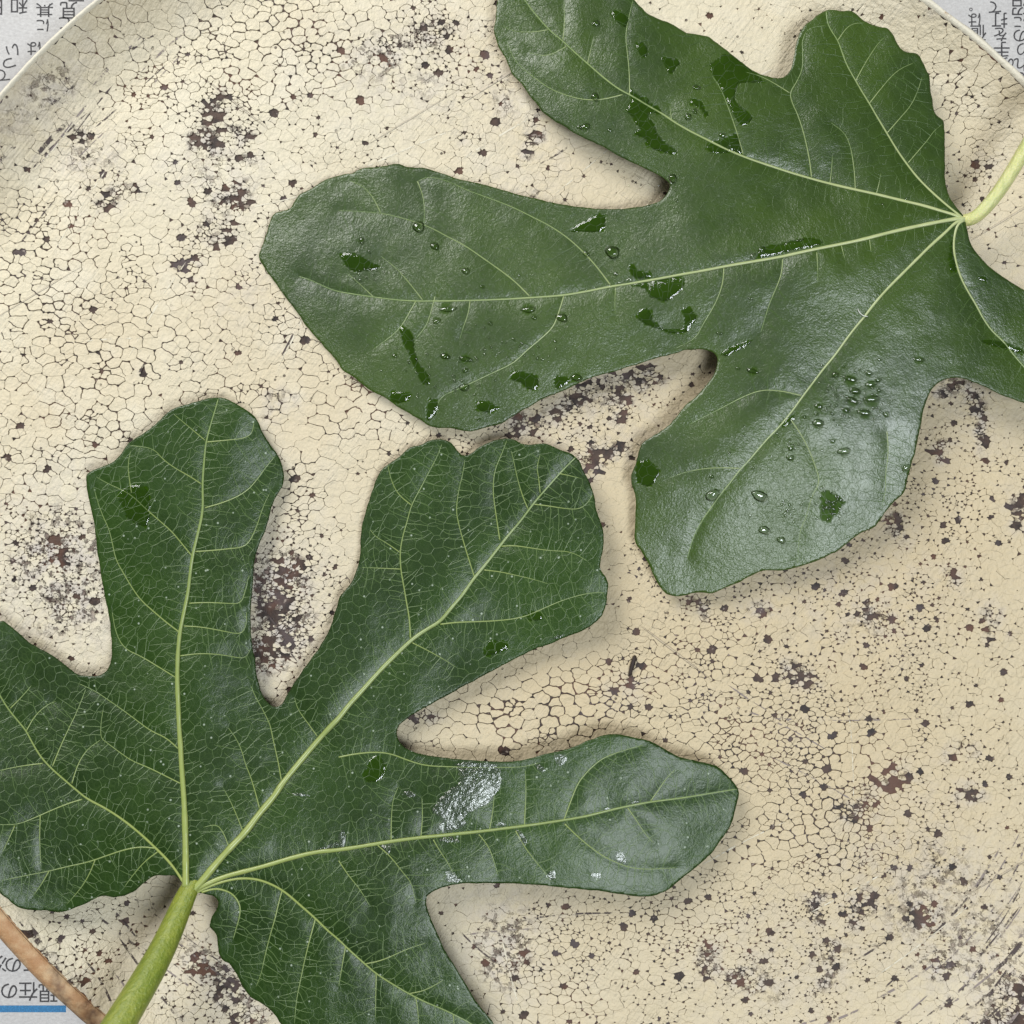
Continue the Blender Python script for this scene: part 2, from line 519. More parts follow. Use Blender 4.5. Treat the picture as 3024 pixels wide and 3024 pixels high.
# ------------------------------------------------------------------ leaf outlines and veins (traced)
UP = c('20', [(1575,1215),(1530,1160),(1500,1110),(1485,1050),(1480,960),(1482,880),(1480,800),(1476,700),(1465,680),(1430,655),(1415,620),(1408,560),(1400,520),(1394,430),(1375,400),(1360,360),(1335,315),(1310,300),(1270,298),(1235,285),(1205,240),(1185,195),(1150,155),(1105,150),(1060,140),(1010,110),(975,75),(940,58),(895,65),(860,55),(810,55),(770,75),(730,105),(680,145),(645,200),(630,260),(622,310),(612,360),(600,400),(580,430),(545,447),(505,445),(450,430),(390,405),(340,370),(290,330),(250,295),(215,270),(170,235),(130,205),(85,200),(30,190),(0,185)]) \
   + c('10', [(1895,130),(1830,110),(1780,85),(1745,60),(1710,25),(1690,0),(1640,-50),(1560,-110),(1450,-170),(1320,-200),(1180,-190),(1060,-150),(970,-90),(915,-30),(903,20),(900,60),(895,120),(882,165),(890,200),(910,260),(945,320),(965,360),(980,395),(985,420),(1020,455),(1055,490),(1080,535),(1120,580),(1165,640),(1230,690),(1290,720),(1330,750),(1400,790),(1470,815),(1540,855),(1600,890),(1660,920),(1740,955),(1800,985),(1850,1015),(1885,1040),(1893,1060),(1885,1085),(1870,1110),(1840,1145),(1790,1165),(1720,1178),(1640,1190),(1560,1193),(1470,1190),(1380,1182),(1280,1168),(1180,1145),(1080,1122),(1000,1102),(920,1080),(840,1055),(770,1040),(690,1025),(620,1000),(560,980),(480,955),(430,955),(390,950),(350,935),(320,935),(280,945),(220,955),(160,955),(110,965),(75,990),(40,990),(0,1003)]) \
   + c('00', [(1880,1015),(1830,1040),(1780,1075),(1715,1105),(1700,1120),(1680,1150),(1660,1190),(1610,1205),(1575,1210),(1555,1230),(1535,1280),(1520,1340),(1500,1380),(1478,1450),(1478,1475),(1490,1500),(1520,1545),(1560,1600),(1610,1670),(1660,1740),(1710,1800),(1760,1880),(1800,1920)]) \
   + c('01', [(1870,70),(1932,135)]) \
   + c('11', [(15,175),(60,205),(110,235),(150,275),(200,305),(260,330),(300,365),(345,395),(400,420),(440,450),(480,470),(510,495),(560,508),(620,508),(680,518),(720,530),(770,528),(830,510),(890,495),(940,480),(980,450),(1040,415),(1100,380),(1160,345),(1240,315),(1320,280),(1400,240),(1480,210),(1560,190),(1640,165),(1720,140),(1800,115),(1870,95),(1932,80)]) \
   + c('21', [(0,62),(60,60),(120,62),(160,75),(185,105),(185,140),(175,180),(150,225),(110,280),(60,330),(20,365),(0,380)]) \
   + c('11', [(1932,440),(1890,490),(1840,530),(1780,560),(1735,595),(1715,630),(1705,680),(1690,730),(1672,775),(1668,810),(1680,850),(1695,900),(1698,960),(1692,1020),(1690,1100),(1688,1140),(1695,1170),(1725,1210),(1755,1260),(1780,1310),(1800,1360),(1830,1410),(1860,1450),(1895,1470),(1932,1472)]) \
   + c('21', [(0,1465),(60,1450),(110,1450),(150,1455),(190,1440),(240,1415),(310,1390),(370,1355),(430,1325),(490,1322),(560,1325),(640,1305),(700,1285),(760,1265),(820,1235),(870,1215),(920,1170),(970,1130),(1020,1100),(1080,1080),(1110,1040),(1140,990),(1180,940),(1230,900),(1255,870),(1265,810),(1285,740),(1310,660),(1330,560),(1345,480),(1358,410),(1380,340),(1410,280),(1460,240),(1530,220),(1600,230),(1680,260),(1760,300),(1840,335),(1932,368),(2050,390),(2200,370),(2330,300),(2390,160)]) \
   + c('20', [(2400,1950),(2330,1820),(2200,1750),(2060,1700),(1932,1655),(1860,1610),(1790,1565),(1730,1515),(1680,1465),(1645,1420),(1620,1370),(1610,1320),(1605,1285),(1600,1250)])

LOW = c('02', [(1010,1085),(960,1085),(900,1083),(860,1095),(830,1120),(800,1145),(770,1175),(735,1190),(700,1205),(640,1208),(590,1200),(540,1215),(490,1245),(440,1265),(390,1285),(340,1297),(290,1290),(240,1282),(170,1285),(110,1270),(70,1245),(40,1215),(0,1190),(-80,1100),(-200,950),(-280,750),(-330,500),(-330,300),(-280,50),(-200,-180),(-100,-310)]) \
   + c('01', [(0,1600),(60,1640),(110,1680),(150,1725),(210,1760),(270,1790),(330,1830),(390,1880),(440,1915),(500,1928),(560,1925),(600,1905),(625,1870),(637,1820),(638,1740),(630,1660),(620,1570),(600,1490),(585,1400),(570,1310),(555,1220),(545,1120),(535,1040),(515,960),(500,880),(490,800),(492,775),(520,755),(560,740),(620,715),(660,695),(690,660),(720,610),(760,575),(820,540),(870,505),(905,470),(940,435),(975,405),(1010,390),(1060,378),(1120,360),(1180,342),(1240,335),(1300,345),(1350,372),(1410,410),(1450,440),(1475,475),(1495,530),(1530,590),(1570,640),(1600,690),(1617,750),(1620,810),(1600,860),(1565,920),(1545,980),(1530,1040),(1510,1100),(1485,1150),(1465,1210),(1450,1270),(1445,1350),(1440,1430),(1432,1520),(1428,1600),(1432,1680),(1440,1760),(1455,1850),(1465,1932)]) \
   + c('02', [(1490,40),(1510,80),(1535,110),(1570,125),(1605,115),(1630,70),(1660,20),(1680,-20)]) \
   + c('01', [(1780,1820),(1830,1750),(1870,1680),(1905,1590)]) \
   + c('11', [(0,1480),(40,1430),(80,1380),(105,1320),(120,1250),(125,1150),(130,1060),(150,1000),(175,920),(195,860),(215,800),(250,740),(290,710),(340,680),(380,640),(420,615),(470,605),(510,585),(550,575),(600,577),(640,592),(665,620),(685,650),(705,668),(735,668),(770,648),(800,620),(850,595),(900,575),(950,568),(1000,575),(1050,600),(1100,606),(1160,597),(1210,605),(1250,628),(1300,645),(1350,665),(1380,710),(1400,760),(1430,810),(1455,880),(1465,960),(1485,1020),(1505,1080),(1515,1130),(1510,1200),(1495,1260),(1490,1310),(1510,1340),(1535,1380),(1538,1440),(1528,1510),(1510,1570),(1480,1610),(1440,1640),(1390,1670),(1330,1690),(1270,1715),(1200,1745),(1120,1770),(1040,1810),(960,1850),(880,1895),(810,1932)]) \
   + c('12', [(720,0),(640,45),(560,90),(470,140),(400,180),(350,220),(330,260),(333,300),(360,345),(420,380),(500,400),(600,412),(700,425),(800,430),(900,437),(980,437),(1050,428),(1130,405),(1210,385),(1290,370),(1370,340),(1440,310),(1500,287),(1560,277),(1620,280),(1690,300),(1760,310),(1820,340),(1870,370),(1932,405)]) \
   + c('22', [(0,420),(60,430),(130,445),(190,465),(240,510),(280,560),(308,600),(302,650),(285,710),(265,790),(220,860),(180,920),(130,980),(70,1030),(20,1070),(-20,1100)]) \
   + c('12', [(1932,1125),(1890,1160),(1840,1190),(1770,1207),(1690,1205),(1600,1190),(1500,1175),(1400,1165),(1280,1155),(1150,1140),(1040,1132),(930,1130),(820,1130),(720,1128),(640,1140),(570,1160),(520,1185),(500,1210),(500,1250),(510,1290),(530,1340),(555,1400),(585,1470),(620,1540),(660,1600),(705,1670),(740,1730),(780,1800),(830,1860),(890,1932),(930,2000),(950,2080),(900,2150),(780,2180)]) \
   + c('02', [(2500,2200),(2250,2180),(2000,2130),(1800,2060),(1680,2000),(1600,1932),(1570,1880),(1530,1840),(1490,1810),(1440,1790),(1400,1750),(1370,1690),(1345,1640),(1310,1590),(1270,1570),(1245,1530),(1240,1470),(1235,1420),(1215,1395),(1190,1375),(1200,1340),(1215,1310),(1240,1270),(1245,1235),(1225,1205),(1180,1190),(1110,1180),(1050,1150)])

# veins: (start width px, end width px, polyline)
LOW_MAIN = [
 (9, 4, c('02', [(1050,1130),(1010,1065),(960,1000),(890,930),(800,845),(700,765),(600,700),(500,650),(450,610),(380,550),(310,490),(260,440),(220,390),(180,320),(150,260),(100,200),(50,140),(0,60),(-60,-60),(-120,-180)])),
 (23, 4, c('02', [(1060,1150),(1060,1000),(1058,880),(1055,760),(1050,650),(1042,540),(1035,440),(1030,340),(1022,240),(1018,130),(1012,0)]) + c('01', [(1012,1900),(1015,1800),(1025,1680),(1050,1560),(1075,1440),(1085,1340),(1100,1230),(1130,1110),(1160,980),(1155,830),(1165,700),(1175,590),(1205,480),(1230,400),(1245,345)])),
 (25, 4, c('02', [(1080,1190),(1150,1120),(1230,1020),(1320,920),(1400,840),(1480,730),(1560,640),(1610,560),(1700,450),(1800,330),(1890,230)]) + c('12', [(0,190),(60,110),(130,35)]) + c('11', [(230,1900),(320,1810),(420,1715),(500,1660),(580,1615),(640,1540),(710,1460),(770,1370),(830,1300),(900,1210),(970,1120),(1040,1040),(1120,930),(1200,840),(1270,760),(1340,690),(1355,675)])),
 (17, 4, c('02', [(1075,1195),(1160,1140),(1280,1090),(1400,1060),(1530,1025),(1660,985),(1800,950)]) + c('12', [(0,940),(150,915),(300,890),(450,870),(600,855),(800,835),(1000,810),(1150,790),(1280,770),(1400,750),(1500,725),(1600,700),(1700,680),(1780,665),(1900,650)]) + c('22', [(0,640),(120,620),(240,600),(295,592)])),
 (9, 4, c('02', [(1100,1190),(1220,1135),(1330,1105),(1420,1100),(1500,1115),(1580,1150),(1640,1190),(1720,1260),(1800,1330),(1870,1400)]) + c('12', [(0,1450),(60,1510),(150,1590),(220,1650),(300,1700),(400,1760),(500,1810),(600,1850),(700,1900),(760,1932),(850,2000)])),
 (6, 2.5, c('02', [(1150,1180),(1220,1160),(1270,1165),(1330,1190),(1370,1250),(1370,1310),(1350,1380),(1330,1450)])),
]
LOW_SEC = [c(*a) for a in [
 ('02', [(1015,360),(950,300),(860,260),(780,200),(700,140),(620,85),(540,30),(450,-10)]),
 ('02', [(1030,560),(950,520),(850,470),(750,430),(680,380),(600,320),(575,300),(575,220),(590,130)]),
 ('01', [(1030,1680),(950,1620),(880,1560),(800,1490),(740,1400),(700,1330),(660,1260),(640,1160),(620,1080),(590,1020),(560,940),(535,850)]),
 ('01', [(1000,1932),(900,1870),(800,1810),(710,1770),(660,1680),(640,1560)]),
 ('01', [(1095,1240),(1030,1160),(980,1100),(900,1030),(830,970),(760,900),(690,860),(620,830),(550,790)]),
 ('01', [(1150,830),(1090,790),(1000,740),(930,690),(880,630),(800,615),(740,610)]),
 ('01', [(750,880),(735,780),(730,720),(745,640)]),
 ('01', [(1170,580),(1110,530),(1050,480),(990,430)]),
 ('01', [(1170,965),(1260,940),(1350,905),(1420,860),(1470,800),(1520,730),(1570,670)]),
 ('01', [(1115,1215),(1200,1210),(1300,1200),(1390,1190),(1430,1150),(1470,1060),(1500,960),(1540,880)]),
 ('01', [(1080,1510),(1180,1505),(1290,1510),(1375,1515),(1400,1440),(1420,1350)]),
 ('01', [(1050,1640),(1150,1645),(1280,1670),(1380,1690),(1410,1620),(1405,1560)]),
 ('01', [(1025,1810),(1150,1795),(1280,1805),(1400,1830),(1430,1770)]),
 ('01', [(1180,590),(1290,580),(1395,570),(1440,540),(1450,470)]),
 ('02', [(1605,540),(1590,450),(1570,360),(1550,270),(1540,220),(1500,140),(1460,70),(1430,0)]),
 ('02', [(1480,700),(1460,620),(1430,520),(1400,450),(1380,370),(1340,290),(1300,240)]),
 ('02', [(1385,830),(1350,740),(1310,650),(1270,580)]),
 ('02', [(1305,920),(1280,850),(1240,790),(1160,810)]),
 ('02', [(1810,290),(1760,220),(1700,140),(1680,70)]),
 ('11', [(410,1710),(405,1600),(385,1490),(370,1400),(355,1320),(350,1220),(365,1130),(395,1030),(415,950),(470,850),(510,770),(560,680),(590,600)]),
 ('11', [(775,1360),(740,1250),(710,1150),(685,1060),(670,980),(685,860),(710,770),(720,690)]),
 ('11', [(920,1150),(905,1050),(890,950),(880,860),(890,750),(930,660),(960,580)]),
 ('11', [(1080,970),(1050,900),(1020,800),(1000,700),(985,640)]),
 ('11', [(1150,880),(1140,780),(1130,740),(1150,660)]),
 ('11', [(930,1185),(1000,1180),(1100,1195),(1200,1210),(1330,1215),(1420,1270)]),
 ('11', [(1115,945),(1200,955),(1290,970),(1370,975),(1420,940),(1450,890)]),
 ('11', [(580,1630),(680,1618),(800,1615),(900,1610),(1000,1600),(1080,1580),(1180,1535),(1260,1500),(1350,1470),(1440,1450),(1520,1450)]),
 ('11', [(830,1320),(920,1330),(1010,1350),(1100,1370),(1200,1400)]),
 ('11', [(420,1735),(520,1785),(600,1830),(680,1880)]),
 ('11', [(1260,770),(1310,780),(1390,800)]),
 ('11', [(350,1220),(280,1170),(210,1130),(180,1090)]),
 ('11', [(352,1315),(240,1310),(130,1305)]),
 ('11', [(415,950),(340,890),(300,810),(280,720)]),
 ('12', [(1285,770),(1310,700),(1340,620),(1370,550),(1430,480),(1500,420),(1570,390),(1650,365),(1740,340)]),
 ('12', [(1780,660),(1830,590),(1870,530),(1920,480)]),
 ('12', [(0,410),(100,390),(210,380),(300,390),(400,430),(500,460),(650,465),(800,470),(900,468),(1050,468),(1150,440)]),
 ('12', [(860,830),(880,720),(890,610)]), ('12', [(1060,810),(1065,700),(1070,600),(1065,480)]),
 ('12', [(470,860),(480,740),(475,640)]), ('12', [(300,890),(300,760),(310,650),(340,580)]),
 ('12', [(1290,790),(1350,850),(1420,910),(1500,970),(1580,1010),(1660,1040),(1750,1050),(1850,1045),(1932,1040)]),
 ('12', [(1650,700),(1700,770),(1750,850),(1800,900)]), ('12', [(800,850),(850,910),(880,980),(910,1085)]),
 ('12', [(540,880),(580,950),(630,1020),(660,1090)]), ('12', [(1010,830),(1060,920),(1120,1000),(1180,1070),(1210,1120)]),
 ('12', [(220,910),(300,980),(360,1060),(420,1130),(440,1240)]), ('12', [(0,1000),(60,1090),(120,1160),(180,1260)]),
 ('02', [(245,445),(120,460),(0,485),(-100,510)]),
 ('02', [(470,650),(400,670),(300,710),(200,755),(100,795),(0,795),(-80,790)]),
 ('02', [(890,930),(800,920),(700,940),(600,975),(500,1010),(400,1030),(280,1060),(150,1085),(0,1115)]),
 ('02', [(900,950),(830,1000),(760,1080),(710,1150)]), ('02', [(300,460),(340,360),(390,250),(440,150),(490,20)]),
 ('02', [(410,560),(440,460),(490,370),(575,310)]), ('02', [(150,260),(200,170),(270,110),(320,90)]),
 ('02', [(60,130),(130,60),(180,0)]), ('02', [(545,990),(510,1080),(460,1160),(380,1250)]),
 ('02', [(280,1060),(240,1130),(190,1200)]), ('02', [(85,800),(40,900),(10,960)]), ('02', [(230,740),(225,880),(235,1050)]),
 ('02', [(1610,1170),(1590,1240),(1570,1330),(1540,1430),(1510,1550),(1490,1650),(1460,1720)]),
 ('02', [(1800,1330),(1770,1440),(1740,1560),(1715,1680),(1690,1800),(1680,1932)]),
 ('12', [(40,1490),(20,1600),(0,1720)]), ('12', [(215,1650),(212,1760),(210,1900)]), ('12', [(440,1780),(455,1870),(455,1960)]),
 ('12', [(655,1880),(660,1960)]), ('12', [(150,1590),(250,1570),(400,1500),(500,1470)]), ('12', [(400,1760),(500,1740),(600,1680)]),
]]
UP_MAIN = [
 (8, 4, c('20', [(1590,1250),(1560,1225),(1490,1170),(1400,1090),(1330,1020),(1270,945),(1210,860),(1150,760),(1090,660),(1050,590),(1000,510),(960,440),(920,370),(895,300),(870,230),(835,180),(810,130),(803,62)])),
 (12, 4, c('20', [(1590,1250),(1550,1230),(1450,1200),(1350,1170),(1240,1145),(1100,1110),(960,1080),(830,1050),(720,1020),(600,985),(480,945),(360,905),(240,855),(130,800),(20,745)]) + c('10', [(1920,700),(1850,650),(1760,600),(1680,550),(1600,510),(1520,450),(1440,380),(1360,310),(1280,235),(1200,170),(1130,90),(1060,0),(1010,-80)])),
 (15, 3, c('20', [(1595,1250),(1560,1245),(1450,1265),(1300,1295),(1150,1330),(1000,1370),(850,1400),(700,1430),(550,1465),(400,1490),(250,1515),(100,1545),(0,1562)]) + c('10', [(1932,1570),(1800,1595),(1650,1620),(1550,1635),(1430,1660),(1290,1685),(1150,1695),(1000,1705),(850,1712),(700,1716),(550,1718),(440,1718),(330,1712),(200,1695),(100,1680),(0,1665)]) + c('00', [(1860,1640),(1780,1600),(1700,1575)])),
 (12, 3, c('20', [(1590,1255),(1550,1260),(1480,1330),(1400,1400),(1310,1490),(1230,1570),(1150,1650),(1080,1730),(1020,1810),(960,1880)]) + c('21', [(900,30),(850,100),(790,170),(730,250),(670,330),(620,400),(580,450),(530,510),(470,570),(410,640),(360,700),(310,750),(250,830),(200,890),(150,960),(100,1030),(60,1100),(30,1180),(10,1260)])),
 (9, 5, c('20', [(1595,1255),(1555,1275),(1535,1340),(1530,1420),(1545,1500),(1570,1580),(1610,1660),(1660,1740),(1700,1820),(1750,1890)]) + c('21', [(1820,20),(1870,90),(1932,160),(2000,240),(2080,300)])),
]
UP_SEC = [c(*a) for a in [
 ('20', [(1270,930),(1330,860),(1390,790),(1415,750),(1465,710)]), ('20', [(1150,760),(1220,680),(1290,600),(1330,510),(1350,440)]),
 ('20', [(1050,590),(1120,500),(1180,430),(1230,390),(1300,360)]), ('20', [(970,465),(1020,370),(1070,290),(1110,235),(1140,210)]),
 ('20', [(870,230),(910,170),(950,135),(1020,130)]),
 ('20', [(720,1010),(710,920),(690,820),(670,740),(640,650),(610,590),(595,530),(640,460),(670,390),(670,300),(665,230),(700,160),(800,145)]),
 ('20', [(595,530),(500,470),(420,430),(340,410)]), ('20', [(970,1085),(965,980),(950,870),(930,800),(900,750),(830,700)]),
 ('20', [(825,1045),(835,960),(840,880)]), ('20', [(1090,1105),(1105,1050),(1115,990)]), ('20', [(330,880),(290,740),(240,600),(200,500),(150,430)]),
 ('10', [(1660,545),(1660,430),(1650,320),(1635,200),(1660,80),(1680,0)]), ('10', [(1420,360),(1440,280),(1455,210)]),
 ('10', [(1280,230),(1290,130),(1285,0)]), ('10', [(1195,170),(1100,185),(1000,180),(940,150)]),
 ('10', [(1620,540),(1500,570),(1400,570),(1300,545),(1200,505),(1100,430),(1060,400),(1000,340),(960,240)]),
 ('10', [(1300,265),(1190,325),(1080,300)]), ('10', [(1900,690),(1890,600)]),
 ('10', [(1550,1625),(1480,1530),(1400,1440),(1300,1350),(1200,1285),(1100,1235),(1000,1185),(900,1145),(800,1110),(720,1080),(640,1040),(560,1015),(500,1010),(450,1035)]),
 ('10', [(450,1035),(480,1110),(490,1180),(488,1280)]),
 ('10', [(1090,1690),(1000,1600),(920,1540),(820,1470),(720,1400),(620,1350),(540,1305),(450,1270),(350,1240),(240,1215),(100,1205),(0,1200)]),
 ('10', [(240,1215),(200,1130),(140,1060),(60,1030)]), ('10', [(480,1712),(400,1610),(330,1530),(240,1460)]), ('10', [(200,1695),(120,1620),(50,1560)]),
 ('10', [(440,1720),(400,1790),(360,1860),(300,1920),(200,1990)]), ('10', [(750,1718),(740,1790),(710,1870),(690,1940)]),
 ('11', [(550,-240),(530,-160),(500,-70),(440,0)]),
 ('10', [(1285,1690),(1260,1770),(1230,1860),(1170,1920),(1070,2002),(1000,2072),(870,2132),(690,2217),(570,2267),(560,2370)]),
 ('10', [(1580,1640),(1575,1740),(1580,1800)]),
 ('20', [(220,1530),(215,1610),(190,1690),(150,1770),(100,1850),(60,1932),(-60,1990)]), ('20', [(555,1480),(550,1560),(520,1640),(480,1730),(450,1830),(430,1900)]),
 ('20', [(750,1440),(755,1520),(755,1610)]), ('20', [(1050,1360),(1060,1440)]), ('20', [(890,1400),(910,1480)]),
 ('21', [(600,460),(650,530),(700,620),(740,720),(770,820),(720,900),(690,1020),(650,1100),(640,1290)]),
 ('21', [(1150,530),(1160,650),(1140,780),(1145,860),(1120,960)]), ('21', [(660,325),(560,300),(440,290),(330,330),(200,400),(20,490)]),
 ('21', [(310,740),(150,735),(0,760),(-100,800)]),
]]
# lift of the leaf above the tray floor at traced points, millimetres
UP_Z = [(2845,640,15),(2600,690,16.5),(2400,735,15.5),(2100,790,11.5),(1900,825,8),(1400,888,5),(1000,860,3.6),(775,760,2),(1150,490,3.5),(1500,570,5),(1800,612,7),(1300,1265,3.5),(1050,1180,2.5),(1700,1130,5.5),(2000,1040,7.5),
        (1975,555,9),(2250,480,10.5),(2480,490,11.5),(2300,590,9.0),(2450,590,9.8),(2600,610,11.8),(2660,800,14.5),(2500,1000,13.5),(2330,1200,12.3),(2200,1000,10.5),(2400,850,13.8),(2150,1350,10.8),(1885,1400,5),(1960,1420,8),(1900,1600,5),(2000,1755,4.3),(2300,1640,7.0),(2560,1500,9.3),(2650,1300,12),
        (2740,1130,13.5),(2850,900,14),(2900,1150,13),(2990,900,12.5),(3040,1190,11),(3200,1000,10),(2700,560,13),(2600,250,10.5),(2450,40,9),(2790,400,10),(2350,120,9),(2310,235,10),(1480,80,7),(1520,230,6.5),(1700,400,8),(1850,490,8.5),(1650,200,9),(1900,60,9),(2080,135,8.5),(2000,250,10),(1600,-90,8),(2200,330,10.5),(2820,780,14.5)]
LOW_Z = [(555,2610,14),(540,2300,10),(540,2000,8),(560,1750,6.5),(600,1500,6),(650,1180,5),(700,1240,7),(800,1300,3),(835,1420,2.5),(260,1405,7),(400,1300,6.5),(300,1700,5.5),(760,1700,5),(745,1900,5),(320,1900,5),(300,1990,6),(0,2110,9),(200,2380,11),(150,2680,11),(380,2640,11.5),(0,2640,15.5),(-120,2300,14),(0,1840,8),
         (700,2400,10.5),(1000,2090,7),(1300,1750,5),(1690,1355,7.5),(1080,1500,2.6),(1380,1345,4.5),(815,2085,5),(1790,1750,8.2),(1650,1880,6.5),(1500,1500,4.5),(1450,1950,4.5),(1175,2160,5.5),(1000,2510,10.5),(1400,2450,9.5),(1900,2370,9),(2175,2340,5.5),(1800,2170,7.5),(1400,2250,8),(1500,2610,10),(1900,2645,8.5),(2080,2560,6.5),
         (1265,2650,11.5),(1000,2780,13),(1300,2950,13),(640,2740,11),(750,2920,12),(1400,3100,12),(1150,2650,12),(850,2400,9)]


def chaikin(p, it=2):
    p = np.asarray(p, float)
    for _ in range(it):
        q = np.empty((2 * len(p), 2)); n = np.roll(p, -1, 0)
        q[0::2] = 0.75 * p + 0.25 * n; q[1::2] = 0.25 * p + 0.75 * n
        p = q
    return p


def resample(p, step, closed=False):
    p = np.asarray(p, float)
    if closed: p = np.vstack([p, p[:1]])
    d = np.hypot(*np.diff(p, axis=0).T); keep = np.concatenate([[True], d > 1e-6]); p = p[keep]
    s = np.concatenate([[0], np.cumsum(np.hypot(*np.diff(p, axis=0).T))])
    n = max(2, int(round(s[-1] / step)) + 1)
    u = np.linspace(0, s[-1], n)
    q = np.stack([np.interp(u, s, p[:, 0]), np.interp(u, s, p[:, 1])], 1)
    return q[:-1] if closed else q


def smooth_line(p, step):
    """open polyline: Catmull-like smoothing by Chaikin with fixed ends"""
    p = np.asarray(p, float)
    for _ in range(2):
        q = [p[0]]
        for a, b in zip(p[:-1], p[1:]):
            q += [0.75 * a + 0.25 * b, 0.25 * a + 0.75 * b]
        q.append(p[-1]); p = np.array(q)
    return resample(p, step)


def inside(poly, pts):
    order = np.argsort(pts[:, 1]); x = pts[order, 0]; y = pts[order, 1]
    r = np.zeros(len(pts), bool)
    for (x0, y0), (x1, y1) in zip(poly, np.roll(poly, -1, 0)):
        if y0 == y1: continue
        a, b = np.searchsorted(y, (min(y0, y1), max(y0, y1)), 'left')
        if a < b: r[a:b] ^= x[a:b] < (x1 - x0) * (y[a:b] - y0) / (y1 - y0) + x0
    out = np.empty(len(pts), bool); out[order] = r
    return out


class TPS:
    def __init__(self, pts, lam=0.02):
        P = np.array([(a, b) for a, b, _ in pts], float) / 1000
        z = np.array([q for _, _, q in pts], float)
        n = len(P)
        K = self.U(np.hypot(P[:, None, 0] - P[None, :, 0], P[:, None, 1] - P[None, :, 1]))
        A = np.zeros((n + 3, n + 3)); A[:n, :n] = K + lam * np.eye(n)
        A[:n, n] = 1; A[:n, n + 1:] = P; A[n, :n] = 1; A[n + 1:, :n] = P.T
        w = np.linalg.solve(A, np.concatenate([z, [0, 0, 0]]))
        self.P, self.w = P, w

    @staticmethod
    def U(r):
        return np.where(r > 0, r * r * np.log(r + 1e-12), 0)

    def __call__(self, pts):
        q = np.asarray(pts, float) / 1000
        out = np.empty(len(q)); n = len(self.P)
        for i in range(0, len(q), 20000):
            s = q[i:i + 20000]
            K = self.U(np.hypot(s[:, None, 0] - self.P[None, :, 0], s[:, None, 1] - self.P[None, :, 1]))
            out[i:i + 20000] = K @ self.w[:n] + self.w[n] + s @ self.w[n + 1:]
        return out


class Leaf:
    def __init__(self, outline, mains, secs, zpts, seed, vw=1.0):
        self.seed = seed
        self.poly = resample(chaikin(outline, 1), 5.0, True)
        # fine uneven margin
        t = np.arange(len(self.poly))
        nrm = np.roll(self.poly, -1, 0) - np.roll(self.poly, 1, 0)
        nrm = np.stack([nrm[:, 1], -nrm[:, 0]], 1) / np.maximum(1e-6, np.hypot(*nrm.T))[:, None]
        self.poly = self.poly + nrm * ((fbm(t * 0.21 + seed, t * 0 + 4.5, 2) - 0.5) * 4.0)[:, None]
        self.tps = TPS(zpts)
        self.lines = [(max(7.5, a * (0.3 + 0.7 * vw)), b * vw, smooth_line(p, 8), 0) for a, b, p in mains]
        for p in secs:
            L = np.hypot(*np.diff(np.array(p), axis=0).T).sum()
            self.lines.append((vw * min(6.2, 3.6 + L / 260), vw * 2.0, smooth_line(p, 8), 1))
        self.kd = self.tree([l[2] for l in self.lines])
        self.kdm = self.tree([l[2] for l in self.lines if l[3] == 0])

    def tree(self, lines):
        n = sum(len(l) for l in lines); kd = kdtree.KDTree(n); i = 0
        for l in lines:
            for x, y in l:
                kd.insert((x, y, 0), i); i += 1
        kd.balance()
        return kd

    def z(self, pts):
        pts = np.asarray(pts, float)
        z = self.tps(pts) * MM
        d = np.array([self.kd.find((x, y, 0))[2] for x, y in pts])
        dm = np.array([self.kdm.find((x, y, 0))[2] for x, y in pts])
        z += MM * (0.34 * (1 - np.exp(-d / 22)) + 0.35 * (1 - np.exp(-dm / 45)))
        z += MM * 0.8 * (fbm(pts[:, 0] / 130 + self.seed, pts[:, 1] / 130, 2) - 0.5)
        z += MM * 0.12 * (fbm(pts[:, 0] / 30 + self.seed, pts[:, 1] / 30, 2) - 0.5)
        lo = tray_z(*((pts - 1512) * (H - z[:, None]) / H + 1512).T) + 1.1 * MM
        k = 0.8 * MM                                   # smooth maximum with the tray
        return np.where(z - lo > 6 * k, z, lo + k * np.log1p(np.exp(np.clip((z - lo) / k, -30, 30))))


leaf_up = Leaf(UP, UP_MAIN, UP_SEC, UP_Z, 3.3, 0.78)
leaf_low = Leaf(LOW, LOW_MAIN, LOW_SEC, LOW_Z, 21.7)

